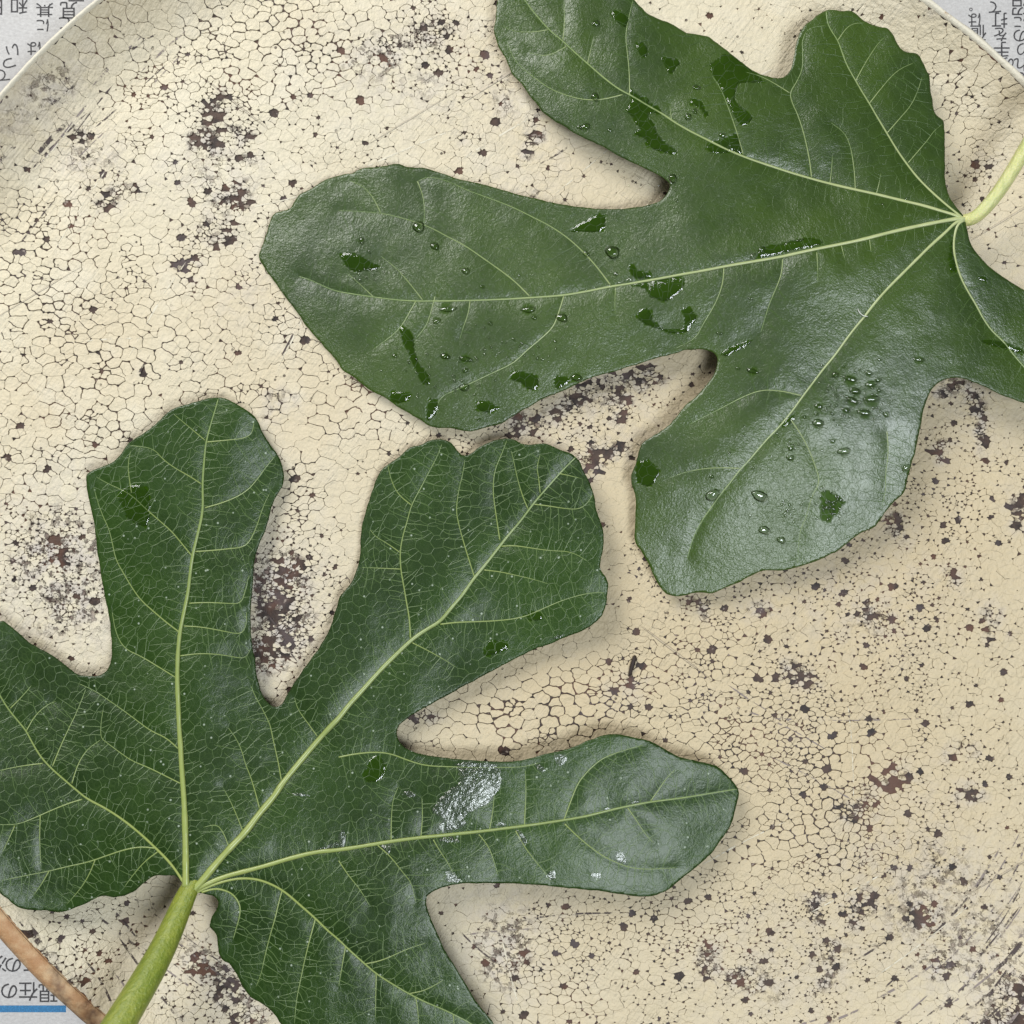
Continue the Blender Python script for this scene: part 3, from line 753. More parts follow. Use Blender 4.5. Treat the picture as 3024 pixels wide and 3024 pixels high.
# ------------------------------------------------------------------ wet films (traced) and drops
Z1 = ((1700, 0), 3.22); Z2 = ((2300, 1000), 3.864); Z3 = ((1700, 700), 3.864); Z4 = ((2550, 500), 4.076)
FILM_UP = [
 (c(Z1[0], [(520,830),(590,900),(640,930),(690,930),(700,980),(760,1000),(820,1050),(810,1090),(760,1070),(700,1080),(690,1120),(760,1180),(770,1270),(850,1350),(950,1410),(970,1460),(880,1465),(780,1430),(680,1390),(660,1310),(560,1275),(560,1240),(620,1220),(560,1160),(530,1090),(470,1060),(520,990),(550,950),(510,900)], 3.22), 'ragged dark water film crossing the vein of the upper leaf\'s top left lobe'),
 (c(Z1[0], [(1280,1450),(1240,1410),(1250,1370),(1310,1340),(1420,1310),(1500,1270),(1540,1270),(1560,1330),(1590,1470),(1500,1440),(1400,1460)], 3.22), 'triangular puddle with bright upper rim on the vein of the upper leaf\'s top left lobe'),
 (c(Z1[0], [(815,540),(890,545),(980,570),(1000,610),(950,640),(920,700),(870,690),(860,640),(830,590)], 3.22), 'heart-shaped wet spot in the middle of the upper leaf\'s top left lobe'),
 (c(Z1[0], [(330,120),(400,90),(500,140),(500,230),(470,260),(410,220),(360,180)], 3.22), 'wet spot touching a side vein near the top edge of the photo'),
 (c(Z1[0], [(570,410),(640,395),(690,470),(680,550),(630,540),(590,480)], 3.22), 'small slanted wet spot left of the heart-shaped one'),
 (c(Z1[0], [(1100,930),(1200,960),(1230,1040),(1270,1090),(1250,1115),(1200,1050),(1150,1000),(1090,1000)], 3.22), 'hook-shaped wet streak above the triangular puddle'),
 (c(Z1[0], [(1270,610),(1340,570),(1430,500),(1560,570),(1680,670),(1800,780),(1700,780),(1560,780),(1520,860),(1510,950),(1560,1000),(1690,1110),(1640,1180),(1560,1190),(1500,1080),(1400,880),(1310,720)], 3.22), 'largest wet area, along the edge beside the notch of the upper leaf\'s top lobes'),
 (c(Z3[0], [(620,540),(800,500),(1240,440),(1250,510),(1210,610),(1100,690),(1010,750),(920,700),(830,670),(810,600),(740,570)], 3.864), 'dark green puddle hanging below the midrib of the upper leaf'),
 (c(Z3[0], [(680,900),(760,810),(860,830),(880,950),(1000,1040),(1100,1050),(1240,1040),(1240,900),(1200,820),(1290,790),(1390,910),(1330,1000),(1260,1100),(1060,1100),(960,1050),(800,1010)], 3.864), 'crescent of bubbly water under the midrib puddle of the upper leaf'),
 (c(Z3[0], [(600,330),(640,310),(720,390),(860,400),(860,470),(680,480),(640,430)], 3.864), 'small raised water tongue just above the midrib of the upper leaf'),
 (c('20', [(430,1410),(560,1390),(700,1350),(780,1370),(790,1390),(650,1420),(520,1450),(400,1475)]), 'long water streak lying along the upper side of the midrib'),
 (c('10', [(1300,1320),(1370,1280),(1480,1220),(1525,1230),(1520,1320),(1400,1325)]), 'square-ended wet spot near the upper edge of the longest lobe'),
 (c('10', [(0,1440),(100,1450),(180,1490),(250,1520),(200,1540),(100,1560),(40,1520)]), 'speckled wet area near the tip of the longest lobe'),
 (c('10', [(345,1855),(400,1880),(430,1932),(432,1990),(460,2080),(520,2142),(520,2202),(470,2182),(440,2112),(400,2022),(360,1930)]), 'long wet run trickling toward the lower edge of the longest lobe'),
 (c('11', [(510,340),(560,350),(575,400),(540,450),(500,470),(500,420)]), 'wet spot at the lower margin of the longest lobe, left of the oval one'),
 (c('11', [(780,360),(850,355),(890,380),(930,400),(860,425),(790,410)]), 'oval wet spot with pointed right end at the lower margin of the longest lobe'),
 (c('11', [(290,300),(420,310),(400,350),(340,375),(300,350)]), 'wet strip on the lower left margin of the longest lobe'),
 (c('11', [(970,230),(1000,180),(1060,190),(1140,215),(1140,290),(1080,290),(1040,250)]), 'puddle with bright crest beside the long side vein of the longest lobe'),
 (c('11', [(1235,210),(1270,210),(1330,240),(1250,290),(1230,270)]), 'wet fleck near the lower margin right of the crested puddle'),
 (c('11', [(1695,705),(1770,690),(1840,760),(1780,850),(1700,830)]), 'wet patch on the left margin of the shiny lower lobe'),
 (c('21', [(770,880),(830,870),(910,930),(880,990),(820,1050),(770,1030)]), 'beaded round wet patch in the lower half of the shiny lobe'),
 (c('21', [(190,90),(250,50),(330,20),(400,0),(330,50),(240,100)]), 'wet strip at the notch between the longest lobe and the shiny lobe'),
 (c('21', [(540,490),(600,430),(625,430),(620,470),(560,510)]), 'wet triangle against the right side of the shiny lobe\'s vein'),
 (c('21', [(1690,5),(1800,10),(1932,60),(1932,90),(1830,60),(1700,25)]), 'wet streak by the vein of the lobe at the right edge'),
 (c(Z4[0], [(1040,880),(1080,860),(1075,1000),(1120,1150),(1110,1230),(1050,1230),(1030,1100)], 4.076), 'wet strip left of the short vein below the petiole'),
 (c(Z4[0], [(1360,1270),(1500,1300),(1490,1370),(1400,1330)], 4.076), 'wet fleck right of the short vein below the petiole'),
]
FILM_LOW = [
 (c('01', [(660,890),(750,830),(850,850),(860,1000),(830,1080),(770,1050),(720,1020),(700,960)]), 'dark wet patch at the left corner of the lower leaf\'s upright lobe', 0),
 (c('12', [(140,500),(190,400),(240,400),(275,480),(230,550),(150,550)]), 'dark wet spot near the upper edge at the base of the right lobe', 0),
 (c('12', [(650,440),(920,438),(935,570),(880,640),(850,680),(700,750),(740,790),(650,840),(540,830),(600,760),(520,720),(560,670),(620,600),(700,560),(680,480)]), 'largest silvery wet patch, reaching from the edge to the midrib of the right lobe', 1),
 (c('11', [(820,1780),(860,1720),(940,1720),(980,1760),(900,1800),(830,1815)]), 'wet patch with bright upper rim near the lower edge of the broad dark lobe', 0),
 (c('11', [(1040,1580),(1120,1550),(1170,1570),(1150,1610),(1090,1615)]), 'wet patch across the lowest side vein of the broad dark lobe', 0),
]
SMALL_FILM = [c('12', p) for p in [
 [(1210,400),(1290,392),(1305,430),(1260,470)], [(1110,440),(1150,450),(1190,490),(1140,490)], [(1005,825),(1040,830),(1085,900),(1045,920)],
 [(1560,960),(1620,935),(1650,1010),(1590,1030)], [(1180,1070),(1240,1050),(1240,1110),(1190,1110)], [(1420,1080),(1500,1060),(1490,1110)],
 [(610,1050),(650,1060),(710,1115),(610,1130)], [(890,800),(930,770),(970,805)], [(0,830),(40,825),(40,920),(0,920)], [(240,900),(300,920),(290,970),(260,960)],
 [(560,880),(640,860),(720,890),(640,900)], [(360,610),(420,600),(445,630),(400,640)], [(1490,710),(1550,695),(1540,720)], [(1650,670),(1720,655),(1700,680)]]] + [c('02', [(1800,935),(1932,890),(1932,920),(1800,948)]), c('02', [(1600,610),(1700,615),(1790,630),(1700,632)]), c('11', [(1190,1720),(1260,1685),(1300,1690),(1220,1720)])]


def wetness(pts, films):
    w = np.zeros(len(pts))
    jx = pts + np.stack([(fbm(pts[:, 0] / 9, pts[:, 1] / 9, 2) - 0.5) * 8, (fbm(pts[:, 0] / 9 + 50, pts[:, 1] / 9, 2) - 0.5) * 8], 1)
    for f in films:
        f = np.array(f)
        lo = f.min(0) - 12; hi = f.max(0) + 12
        m = np.where(((jx > lo) & (jx < hi)).all(1))[0]
        if len(m): w[m[inside(f, jx[m])]] = 1
    return w


# ------------------------------------------------------------------ build a leaf
def build_lamina(lf, films, drops):
    step = 6.0
    lo = lf.poly.min(0); hi = lf.poly.max(0)
    gx = np.arange(lo[0], hi[0], step); gy = np.arange(lo[1], hi[1], step * 0.866)
    X, Y = np.meshgrid(gx, gy); X = X + (np.arange(len(gy))[:, None] % 2) * step / 2
    P = np.stack([X.ravel(), Y.ravel()], 1) + (rng.random((X.size, 2)) - 0.5) * 1.6
    P = P[inside(lf.poly, P)]
    kd = kdtree.KDTree(len(lf.poly))
    for i, (x, y) in enumerate(lf.poly): kd.insert((x, y, 0), i)
    kd.balance()
    de = np.array([kd.find((x, y, 0))[2] for x, y in P])
    P = P[de > 3.2]
    nb = len(lf.poly)
    allp = np.vstack([lf.poly, P])
    out = delaunay_2d_cdt([Vector(p) for p in allp], [], [list(range(nb))], 1, 1e-4)
    vv = np.array([(v.x, v.y) for v in out[0]])
    tris = np.array([f for f in out[2] if len(f) == 3])
    z = lf.z(vv)
    de = np.array([kd.find((x, y, 0))[2] for x, y in vv])
    top = Wn(vv, z)
    thick = 0.20 * MM
    bot = top.copy(); bot[:, 2] -= thick
    top[:, 2] -= 0.08 * MM * np.exp(-(de / 3.5) ** 2)      # rounded margin
    n = len(vv)
    a = top[tris[:, 1], :2] - top[tris[:, 0], :2]; b = top[tris[:, 2], :2] - top[tris[:, 0], :2]
    flip = a[:, 0] * b[:, 1] - a[:, 1] * b[:, 0] < 0
    tris[flip] = tris[flip][:, ::-1]
    # boundary edges
    e = np.vstack([tris[:, [0, 1]], tris[:, [1, 2]], tris[:, [2, 0]]])
    key = np.sort(e, 1); kk = key[:, 0].astype(np.int64) * n + key[:, 1]
    u, inv, cnt = np.unique(kk, return_inverse=True, return_counts=True)
    be = e[cnt[inv] == 1]
    loops = np.concatenate([tris.ravel(), (tris[:, ::-1] + n).ravel(), np.stack([be[:, 1], be[:, 0], be[:, 0] + n, be[:, 1] + n], 1).ravel()])
    counts = np.concatenate([np.full(len(tris) * 2, 3), np.full(len(be), 4)])
    me = mesh_fast('lamina', np.vstack([top, bot]), loops, counts, True)
    w = wetness(vv, films)
    for x, y, r in drops:
        w = np.maximum(w, 0.75 * np.clip(2.0 - 2 * np.hypot(vv[:, 0] - x, vv[:, 1] - y) / r, 0, 1))
    fattr(me, 'wet', np.concatenate([w, w]))
    return me


def tube(lf, p, w0, w1, sides=8, lift=0.25, flat=0.75):
    """half-sunk ridge along a traced vein"""
    n = len(p)
    u = np.linspace(0, 1, n)
    w = (w0 + (w1 - w0) * (0.35 * u ** 0.3 + 0.65 * u ** 1.4)) * 0.5
    w = w * (1 + 0.22 * (fbm(u * n * 0.25 + p[0, 0], u * 0 + 2, 2) - 0.5))
    w[-1] *= 0.45
    z = lf.z(p)
    d = np.gradient(p, axis=0); d /= np.maximum(1e-9, np.hypot(*d.T))[:, None]
    nn = np.stack([-d[:, 1], d[:, 0]], 1)
    V = []; A = []
    for k in range(sides):
        a = 2 * math.pi * k / sides
        q = p + nn * (w * math.cos(a))[:, None]
        V.append(Wn(q, z + lift * w * S + w * S * flat * math.sin(a) + 0.02 * MM)); A.append(u)
    V = np.stack(V, 1).reshape(-1, 3)
    F = []
    for i in range(n - 1):
        for k in range(sides):
            l = (k + 1) % sides
            F.append((i * sides + k, i * sides + l, (i + 1) * sides + l, (i + 1) * sides + k))
    F.append(list(range(sides))[::-1]); F.append([(n - 1) * sides + k for k in range(sides)])
    me = mesh_np('vein', V, F, True)
    fattr(me, 'along', np.repeat(u if w0 > 7 else 0.55 + 0.45 * u, sides))
    return me


def network(lf, space, seed, lmax):
    """cross veins grown from the traced veins until they meet another vein or the margin"""
    rr_ = random.Random(seed)
    G = 3.0
    lo = lf.poly.min(0) - 10; hi = lf.poly.max(0) + 10
    nx, ny = (np.ceil((hi - lo) / G)).astype(int) + 1
    X, Y = np.meshgrid(lo[0] + np.arange(nx) * G, lo[1] + np.arange(ny) * G, indexing='ij')
    ins = inside(lf.poly, np.stack([X.ravel(), Y.ravel()], 1)).reshape(nx, ny)
    er = ins.copy()
    for _ in range(2):
        er = er & np.roll(er, 1, 0) & np.roll(er, -1, 0) & np.roll(er, 1, 1) & np.roll(er, -1, 1)
    occ = np.zeros((nx, ny), int)
    cell = lambda q: (int((q[0] - lo[0]) / G), int((q[1] - lo[1]) / G))
    def mark(p, i):
        for q in resample(p, G * 0.7):
            a, b = cell(q)
            if 0 <= a < nx and 0 <= b < ny: occ[a, b] = i
    src = []
    for i, l in enumerate(lf.lines):
        mark(l[2], i + 1); src.append((l[2], i + 1, l[3]))
    out = []
    nid = len(lf.lines) + 1
    for level in (0,):
        new = []
        for p, pid, lv in src:
            sp = space * (1.0, 1.5)[level]
            q = resample(p, 4.0)
            d = np.gradient(q, axis=0); d /= np.maximum(1e-9, np.hypot(*d.T))[:, None]
            for side in (-1, 1):
                s = rr_.uniform(0.3, 1.0) * sp
                while s < 4.0 * (len(q) - 2):
                    k = int(s / 4.0)
                    s += sp * rr_.uniform(0.6, 1.45)
                    ang = math.atan2(d[k, 1], d[k, 0]) + side * math.radians(rr_.uniform(62, 92))
                    pos = q[k].copy(); path = [pos.copy()]
                    L = lmax * (1.0, 0.3)[level] * rr_.uniform(0.45, 1.2)
                    ang0 = ang; t = 0; ok = True; kink = 0
                    while t < L:
                        kink = 0.985 * kink + rr_.gauss(0, 0.035)
                        if rr_.random() < 0.03: kink += rr_.uniform(-0.5, 0.5)
                        ang = ang0 + kink
                        pos = pos + 2.0 * np.array([math.cos(ang), math.sin(ang)]); t += 2.0
                        a, b = cell(pos)
                        if not (0 <= a < nx and 0 <= b < ny) or not er[a, b]: break
                        o = occ[a, b]
                        if t > 9 and not (o and o != pid):
                            for da, db in ((1, 0), (-1, 0), (0, 1), (0, -1)):
                                o2 = occ[min(nx - 1, max(0, a + da)), min(ny - 1, max(0, b + db))]
                                if o2 and o2 != pid: o = o2
                        if o and o != pid and t > 5: path.append(pos.copy()); break
                        if o == nid: pass
                        path.append(pos.copy())
                    if len(path) > 8:
                        P_ = np.array(path)
                        mark(P_[4:], nid); new.append((P_, nid, level + 2)); nid += 1
        out += [(a, level) for a, _, _ in new]
        src = new
    return out


def areoles(lf, space, seed):
    """closed mesh of fine veins: borders of the cells between scattered points"""
    r_ = random.Random(seed)
    lo = lf.poly.min(0); hi = lf.poly.max(0)
    P = []; grid = {}
    n = int((hi[0] - lo[0]) * (hi[1] - lo[1]) / (space * space) * 7)
    cand = np.array([(r_.uniform(lo[0], hi[0]), r_.uniform(lo[1], hi[1])) for _ in range(n)])
    cand = cand[inside(lf.poly, cand)]
    for x, y in cand:
        b = (int(x // space), int(y // space))
        if any((x - a) ** 2 + (y - d) ** 2 < space * space for i in (-1, 0, 1) for j in (-1, 0, 1) for a, d in grid.get((b[0] + i, b[1] + j), ())): continue
        grid.setdefault(b, []).append((x, y)); P.append((x, y))
    out = delaunay_2d_cdt([Vector(p) for p in P], [], [], 0, 1e-5)
    sv = np.array([(v.x, v.y) for v in out[0]]); T = [f for f in out[2] if len(f) == 3]
    cen = []
    for a, b, d in T:
        q = (sv[a] + sv[b] + sv[d]) / 3
        cen.append(q)
    cen = np.array(cen); ok = inside(lf.poly, cen)
    # pull corners that lie beside a traced vein onto it
    for i, (x, y) in enumerate(cen):
        co, _, dd = lf.kd.find((x, y, 0))
        if dd < 0.42 * space: cen[i] = (co[0], co[1])
    E = {}
    for i, f in enumerate(T):
        for a, b in ((f[0], f[1]), (f[1], f[2]), (f[2], f[0])):
            E.setdefault((min(a, b), max(a, b)), []).append(i)
    res = []
    for v in E.values():
        if len(v) != 2 or not (ok[v[0]] and ok[v[1]]): continue
        a, b = cen[v[0]], cen[v[1]]; L = math.hypot(*(b - a))
        if L < 4 or L > 2.2 * space: continue
        nrm = np.array([-(b - a)[1], (b - a)[0]])
        res.append((np.array([a, 0.5 * (a + b) + nrm * r_.uniform(-0.13, 0.13), b]), 1))
    return res


def ribbons(lf, paths, widths, name):
    V = []; L = []; A = []; base = 0
    pts = [smooth_line(p, 6.0) for p, _ in paths]
    allz = lf.z(np.vstack(pts)); o = 0
    for (p0, lv), p in zip(paths, pts):
        n = len(p); z = allz[o:o + n]; o += n
        w = widths[lv] * 0.5 * ((1 - 0.5 * np.linspace(0, 1, n)) if lv == 0 else np.ones(n))
        d = np.gradient(p, axis=0); d /= np.maximum(1e-9, np.hypot(*d.T))[:, None]
        nn = np.stack([-d[:, 1], d[:, 0]], 1)
        a = Wn(p + nn * w[:, None], z - 0.03 * MM); b = Wn(p, z + 0.07 * MM + w * S * 0.5); c_ = Wn(p - nn * w[:, None], z - 0.03 * MM)
        V.append(np.stack([a, b, c_], 1).reshape(-1, 3)); A.append(np.repeat(np.full(n, float(lv)), 3))
        i = base + 3 * np.arange(n - 1)[:, None]
        L.append(np.concatenate([i + [0, 1, 4, 3], i + [1, 2, 5, 4]]).ravel())
        base += 3 * n
    V = np.concatenate(V); L = np.concatenate(L)
    me = mesh_fast(name, V, L, np.full(len(L) // 4, 4), True)
    # make the ribbon faces look up
    me.update()
    fattr(me, 'along', np.concatenate(A))
    return me


def petiole(path, radii, sides=16):
    """path: (px, py, z mm)"""
    P = np.array([W(a, b, q * MM) for a, b, q in path])
    n0 = len(P); u0 = np.linspace(0, 1, n0); u = np.linspace(0, 1, 40)
    for _ in range(1):
        Q = np.stack([np.interp(u, u0, P[:, k]) for k in range(3)], 1)
    for _ in range(12):
        Q[1:-1] = 0.25 * Q[:-2] + 0.5 * Q[1:-1] + 0.25 * Q[2:]
    R = np.interp(u, np.linspace(0, 1, len(radii)), radii) * MM
    V = []; F = []
    T = np.gradient(Q, axis=0); T /= np.linalg.norm(T, axis=1)[:, None]
    for i in range(len(u)):
        t = T[i]; up = np.array([0, 0, 1.0]); a = np.cross(t, up); a /= np.linalg.norm(a); b = np.cross(a, t)
        for k in range(sides):
            an = 2 * math.pi * k / sides
            rr2 = R[i] * (1 + 0.04 * math.sin(3 * an + 1.3) + 0.03 * math.sin(5 * an + u[i] * 4))
            V.append(Q[i] + rr2 * (math.cos(an) * a + math.sin(an) * b))
    for i in range(len(u) - 1):
        for k in range(sides):
            l = (k + 1) % sides
            F.append((i * sides + k, (i + 1) * sides + k, (i + 1) * sides + l, i * sides + l)[::-1])
    F.append(list(range(sides))); F.append([(len(u) - 1) * sides + k for k in range(sides)][::-1])
    me = mesh_np('petiole', np.array(V), F, True)
    bm = bmesh.new(); bm.from_mesh(me); bmesh.ops.recalc_face_normals(bm, faces=bm.faces); bm.to_mesh(me); bm.free()
    return me


# drops: (x, y, half width, half height, rotation deg) in crop coordinates
DROPS = [(c('10', [(a, b)])[0], r / 1.932, q / 1.932, g) for a, b, r, q, g in [
 (455,1292,32,36,0),(1560,1437,40,40,0),(1460,552,22,26,0),(1405,722,30,18,-25),(1372,724,14,12,0),(1545,742,14,9,0),(1275,1812,38,23,8),(1085,1765,46,17,0),
 (620,1762,50,17,-8),(1115,1812,18,11,0),(560,1832,26,13,-25),(865,1845,14,12,0),(370,1562,9,8,0),(1412,1448,20,15,40),(1695,1417,8,6,0),(1030,1570,8,7,0),(130,1372,16,20,0),
 (725,1545,22,18,20),(550,1405,30,18,20),(820,1635,14,10,0),(1580,1565,12,10,0)]]
DROPS += [((2300 + a / 3.864, 1000 + b / 3.864), r / 3.864, q / 3.864, g) for a, b, r, q, g in [
 (648,412,42,34,20),(1030,390,50,26,20),(820,460,98,26,18),(1055,517,78,30,-12),(1130,470,38,30,0),(880,598,75,34,15),(1060,688,112,32,-5),(845,704,82,32,22),(770,812,52,28,10),
 (990,845,84,34,5),(455,772,55,26,18),(430,862,28,20,0),(290,890,26,18,0),(445,960,82,38,8),(615,858,24,16,10),(627,925,20,14,30),(670,982,22,10,0),(712,962,16,10,0),(765,975,18,20,0),
 (1120,792,18,14,0),(1605,238,70,25,5),(1150,238,28,18,0),(1145,585,28,22,0),(615,1166,40,16,8),(135,1358,47,30,8),(135,1242,46,34,-30),(755,1282,78,42,-10),(1225,862,40,38,30),(1460,1472,70,30,-25),
 (735,314,24,10,0),(655,755,22,18,20),(550,640,10,9,0),(470,650,12,9,0),(515,695,14,9,0),(700,535,12,10,0),(775,655,28,10,0),(735,880,14,9,0),(870,380,22,12,40)]]
DROPS += [(c('21', [(a, b)])[0], r / 1.932, q / 1.932, g) for a, b, r, q, g in [
 (300,170,14,10,0),(388,186,36,13,18),(420,897,52,30,15),(447,1092,34,26,25),(548,1150,26,20,30),(155,892,46,30,-20),(150,787,14,11,0),(595,948,10,9,0),(560,930,8,7,0),(370,1010,9,9,0),(510,908,8,8,0),(390,945,8,6,0)]]
DROPS += [(c('11', [(a, b)])[0], r / 1.932, q / 1.932, g) for a, b, r, q, g in [
 (607,100,30,17,5),(722,116,38,15,8),(720,180,18,14,0),(716,277,30,22,0),(1352,222,38,18,5),(782,106,9,7,0),(800,460,12,9,0),(320,98,16,10,0)]]
DROPS += [((1987, 526), 13, 13, 0), ((1700 + 1135/3.22, 1055/3.22), 8, 8, 0), ((1700 + 1065/3.22, 1108/3.22), 10, 10, 0), ((1700 + 1395/3.22, 1285/3.22), 9, 8, 0), ((1700 + 190/3.22, 220/3.22), 13, 9, 0), ((1700 + 1145/3.22, 830/3.22), 12, 7, 0)]
CREST = [((1700 + x/3.864, 700 + y/3.864), r/3.864, q/3.864, g) for x, y, r, q, g in [(500,525,26,18,-15),(610,490,70,26,-25),(1385,372,18,12,-10),(1240,402,18,10,-10),(1560,335,22,12,-10),(1790,285,28,12,-12),(370,555,18,10,-10),(300,572,20,9,-8),(225,588,22,10,-8),(120,605,24,9,-8),(455,415,20,18,0),(685,130,16,12,0)]]
CREST += [(c('20', [(x, y)])[0], r/1.932, q/1.932, g) for x, y, r, q, g in [(385,1462,22,14,-35),(440,1420,22,16,-30),(650,1370,22,8,-10),(1260,1135,28,8,-25),(375,1703,16,9,0),(195,1902,22,8,0),(1125,1165,8,6,0)]]


def build_drop_mesh(lf, x, y, rx, ry, rot, hmm):
    ca, sa = math.cos(math.radians(rot)), math.sin(math.radians(rot))
    rings, seg = 6, 18
    rs = random.Random(int(x * 7 + y))
    ph = [rs.uniform(0, 6.28) for _ in range(3)]
    asym = rs.uniform(-0.18, 0.18)
    P = []; hh = []
    for i in range(rings + 1):
        t = i / rings
        for k in range(seg):
            a = 2 * math.pi * k / seg
            wob = 1 + 0.09 * math.sin(2 * a + ph[0]) + 0.07 * math.sin(3 * a + ph[1]) + 0.03 * math.sin(5 * a + ph[2]) + asym * math.cos(a)
            ux, uy = rx * t * wob * math.cos(a), ry * t * wob * math.sin(a)
            P.append((x + ux * ca - uy * sa, y + ux * sa + uy * ca)); hh.append((1 - t ** 2.6) ** 0.62)
    P = np.array(P); z = lf.z(P) + np.array(hh) * hmm * MM + 0.015 * MM
    V = Wn(P, z); F = []
    for i in range(rings):
        for k in range(seg):
            l = (k + 1) % seg
            if i == 0:
                F.append((k + seg, l + seg, k)) if False else F.append((k, l, l + seg, k + seg))
            else:
                F.append((i * seg + k, i * seg + l, (i + 1) * seg + l, (i + 1) * seg + k))
    me = mesh_np('water_drop', V, F, True)
    bm = bmesh.new(); bm.from_mesh(me); bmesh.ops.remove_doubles(bm, verts=bm.verts, dist=1e-7)
    bmesh.ops.recalc_face_normals(bm, faces=bm.faces)
    if sum(f.normal.z for f in bm.faces) < 0: bmesh.ops.reverse_faces(bm, faces=bm.faces)
    bm.to_mesh(me); bm.free()
    me.polygons.foreach_set('use_smooth', np.ones(len(me.polygons), dtype=bool))
    return me


def build_film_mesh(lf, poly, hmm, seed):
    p = resample(chaikin(poly, 1), 4.0, True)
    p = p + np.stack([(fbm(p[:, 0] / 8 + seed, p[:, 1] / 8, 2) - 0.5) * 7, (fbm(p[:, 0] / 8 + 50, p[:, 1] / 8 + seed, 2) - 0.5) * 7], 1)
    lo = p.min(0); hi = p.max(0)
    X, Y = np.meshgrid(np.arange(lo[0], hi[0], 5.0), np.arange(lo[1], hi[1], 5.0))
    q = np.stack([X.ravel(), Y.ravel()], 1) + 0.01 * rng.random((X.size, 2))
    q = q[inside(p, q)]
    kd = kdtree.KDTree(len(p))
    for i, (x, y) in enumerate(p): kd.insert((x, y, 0), i)
    kd.balance()
    if len(q): q = q[np.array([kd.find((x, y, 0))[2] for x, y in q]) > 2.2]
    al = np.vstack([p, q])
    out = delaunay_2d_cdt([Vector(a) for a in al], [], [list(range(len(p)))], 1, 1e-4)
    vv = np.array([(v.x, v.y) for v in out[0]])
    d = np.array([kd.find((x, y, 0))[2] for x, y in vv])
    z = lf.z(vv) + 0.03 * MM + hmm * MM * np.sqrt(np.clip(1 - (1 - np.clip(d / 10, 0, 1)) ** 2, 0, 1))
    V = Wn(vv, z); T = [list(f) for f in out[2]]
    for f in T:
        a, b, g = (V[i] for i in f[:3])
        if (b[0] - a[0]) * (g[1] - a[1]) - (b[1] - a[1]) * (g[0] - a[0]) < 0: f.reverse()
    return mesh_np('water_film', V, T, True)


def build_leaf(name, label, lf, mats, films, drops, netargs, pet, patt):
    ox, oy, oz = pet[0]
    root = empty(name, W(ox, oy, oz * MM))
    tag(root, label, 'leaf')
    child('lamina', build_lamina(lf, films, drops), mats[0], root)
    for a, b, p, lv in lf.lines:
        me = tube(lf, p, a, b, 8 if lv == 0 else 6)
        child('main_vein' if lv == 0 else 'side_vein', me, mats[1], root)
    paths = network(lf, *netargs) + areoles(lf, 25.0, netargs[1])
    o = child('cross_veins', ribbons(lf, paths, patt, 'cross_veins'), mats[2], root)
    o['kind'] = 'stuff'
    child('petiole', petiole(pet, mats[4]), mats[3], root)
    return root


upper = build_leaf('fig_leaf', 'wet lobed fig leaf with pale yellow petiole at the top right', leaf_up, (M_LEAF_UP, M_VEIN_UP, M_NET_UP, M_PET_UP, (0.8, 1.6, 1.75, 1.8, 1.9)),
                   [f[0] for f in FILM_UP], [(p[0], p[1], max(r, q)) for p, r, q, g in DROPS if r > 5], (32, 5, 80),
                   [(2812, 650, 13.4), (2832, 648, 13.4), (2848, 651, 13.4), (2872, 648, 14), (2900, 625, 15), (2945, 575, 16.5), (2990, 505, 18.5), (3035, 425, 21), (3085, 340, 24), (3140, 250, 27)], (2.8, 1.7, 2.0))
lower = build_leaf('fig_leaf', 'lobed fig leaf with thick green petiole and yellow veins at the lower left', leaf_low, (M_LEAF_LOW, M_VEIN_LOW, M_NET_LOW, M_PET_LOW, (1.7, 2.4, 2.8, 3.2, 3.6, 3.9, 4.2, 4.4)),
                   [f[0] for f in FILM_LOW if not f[2]], [], (28, 9, 80),
                   [(580, 2592, 11.6), (566, 2616, 12.2), (548, 2650, 12.9), (520, 2720, 14.5), (480, 2810, 18.5), (430, 2900, 23), (375, 2990, 27), (320, 3080, 31), (250, 3190, 35)], (3.0, 2.3, 2.0))

GD = 'water drops on the upper leaf'


def drop_label(p, r):
    x, y = p
    if x > 2250 and y > 990: return 'clear water drop on the shiny lower lobe of the upper leaf'
    if y > 1000: return 'clear water drop near the lower edge of the upper leaf\'s longest lobe'
    if y < 440: return 'clear water drop on the upper leaf\'s top left lobe'
    return 'clear water drop around the midrib of the upper leaf\'s longest lobe'


ORD = ['first', 'second', 'third', 'fourth', 'fifth', 'sixth', 'seventh', 'eighth', 'ninth', 'tenth', 'eleventh', 'twelfth', 'thirteenth', 'fourteenth', 'fifteenth', 'sixteenth', 'seventeenth', 'eighteenth', 'nineteenth', 'twentieth']
ORD += ['twenty-' + k for k in ORD[:9]] + ['thirtieth'] + ['thirty-' + k for k in ORD[:9]] + ['fortieth'] + ['forty-' + k for k in ORD[:9]]


def ordinals(xs):
    o = sorted(range(len(xs)), key=lambda i: xs[i]); r = [None] * len(xs)
    for k, i in enumerate(o): r[i] = ORD[k]
    return r


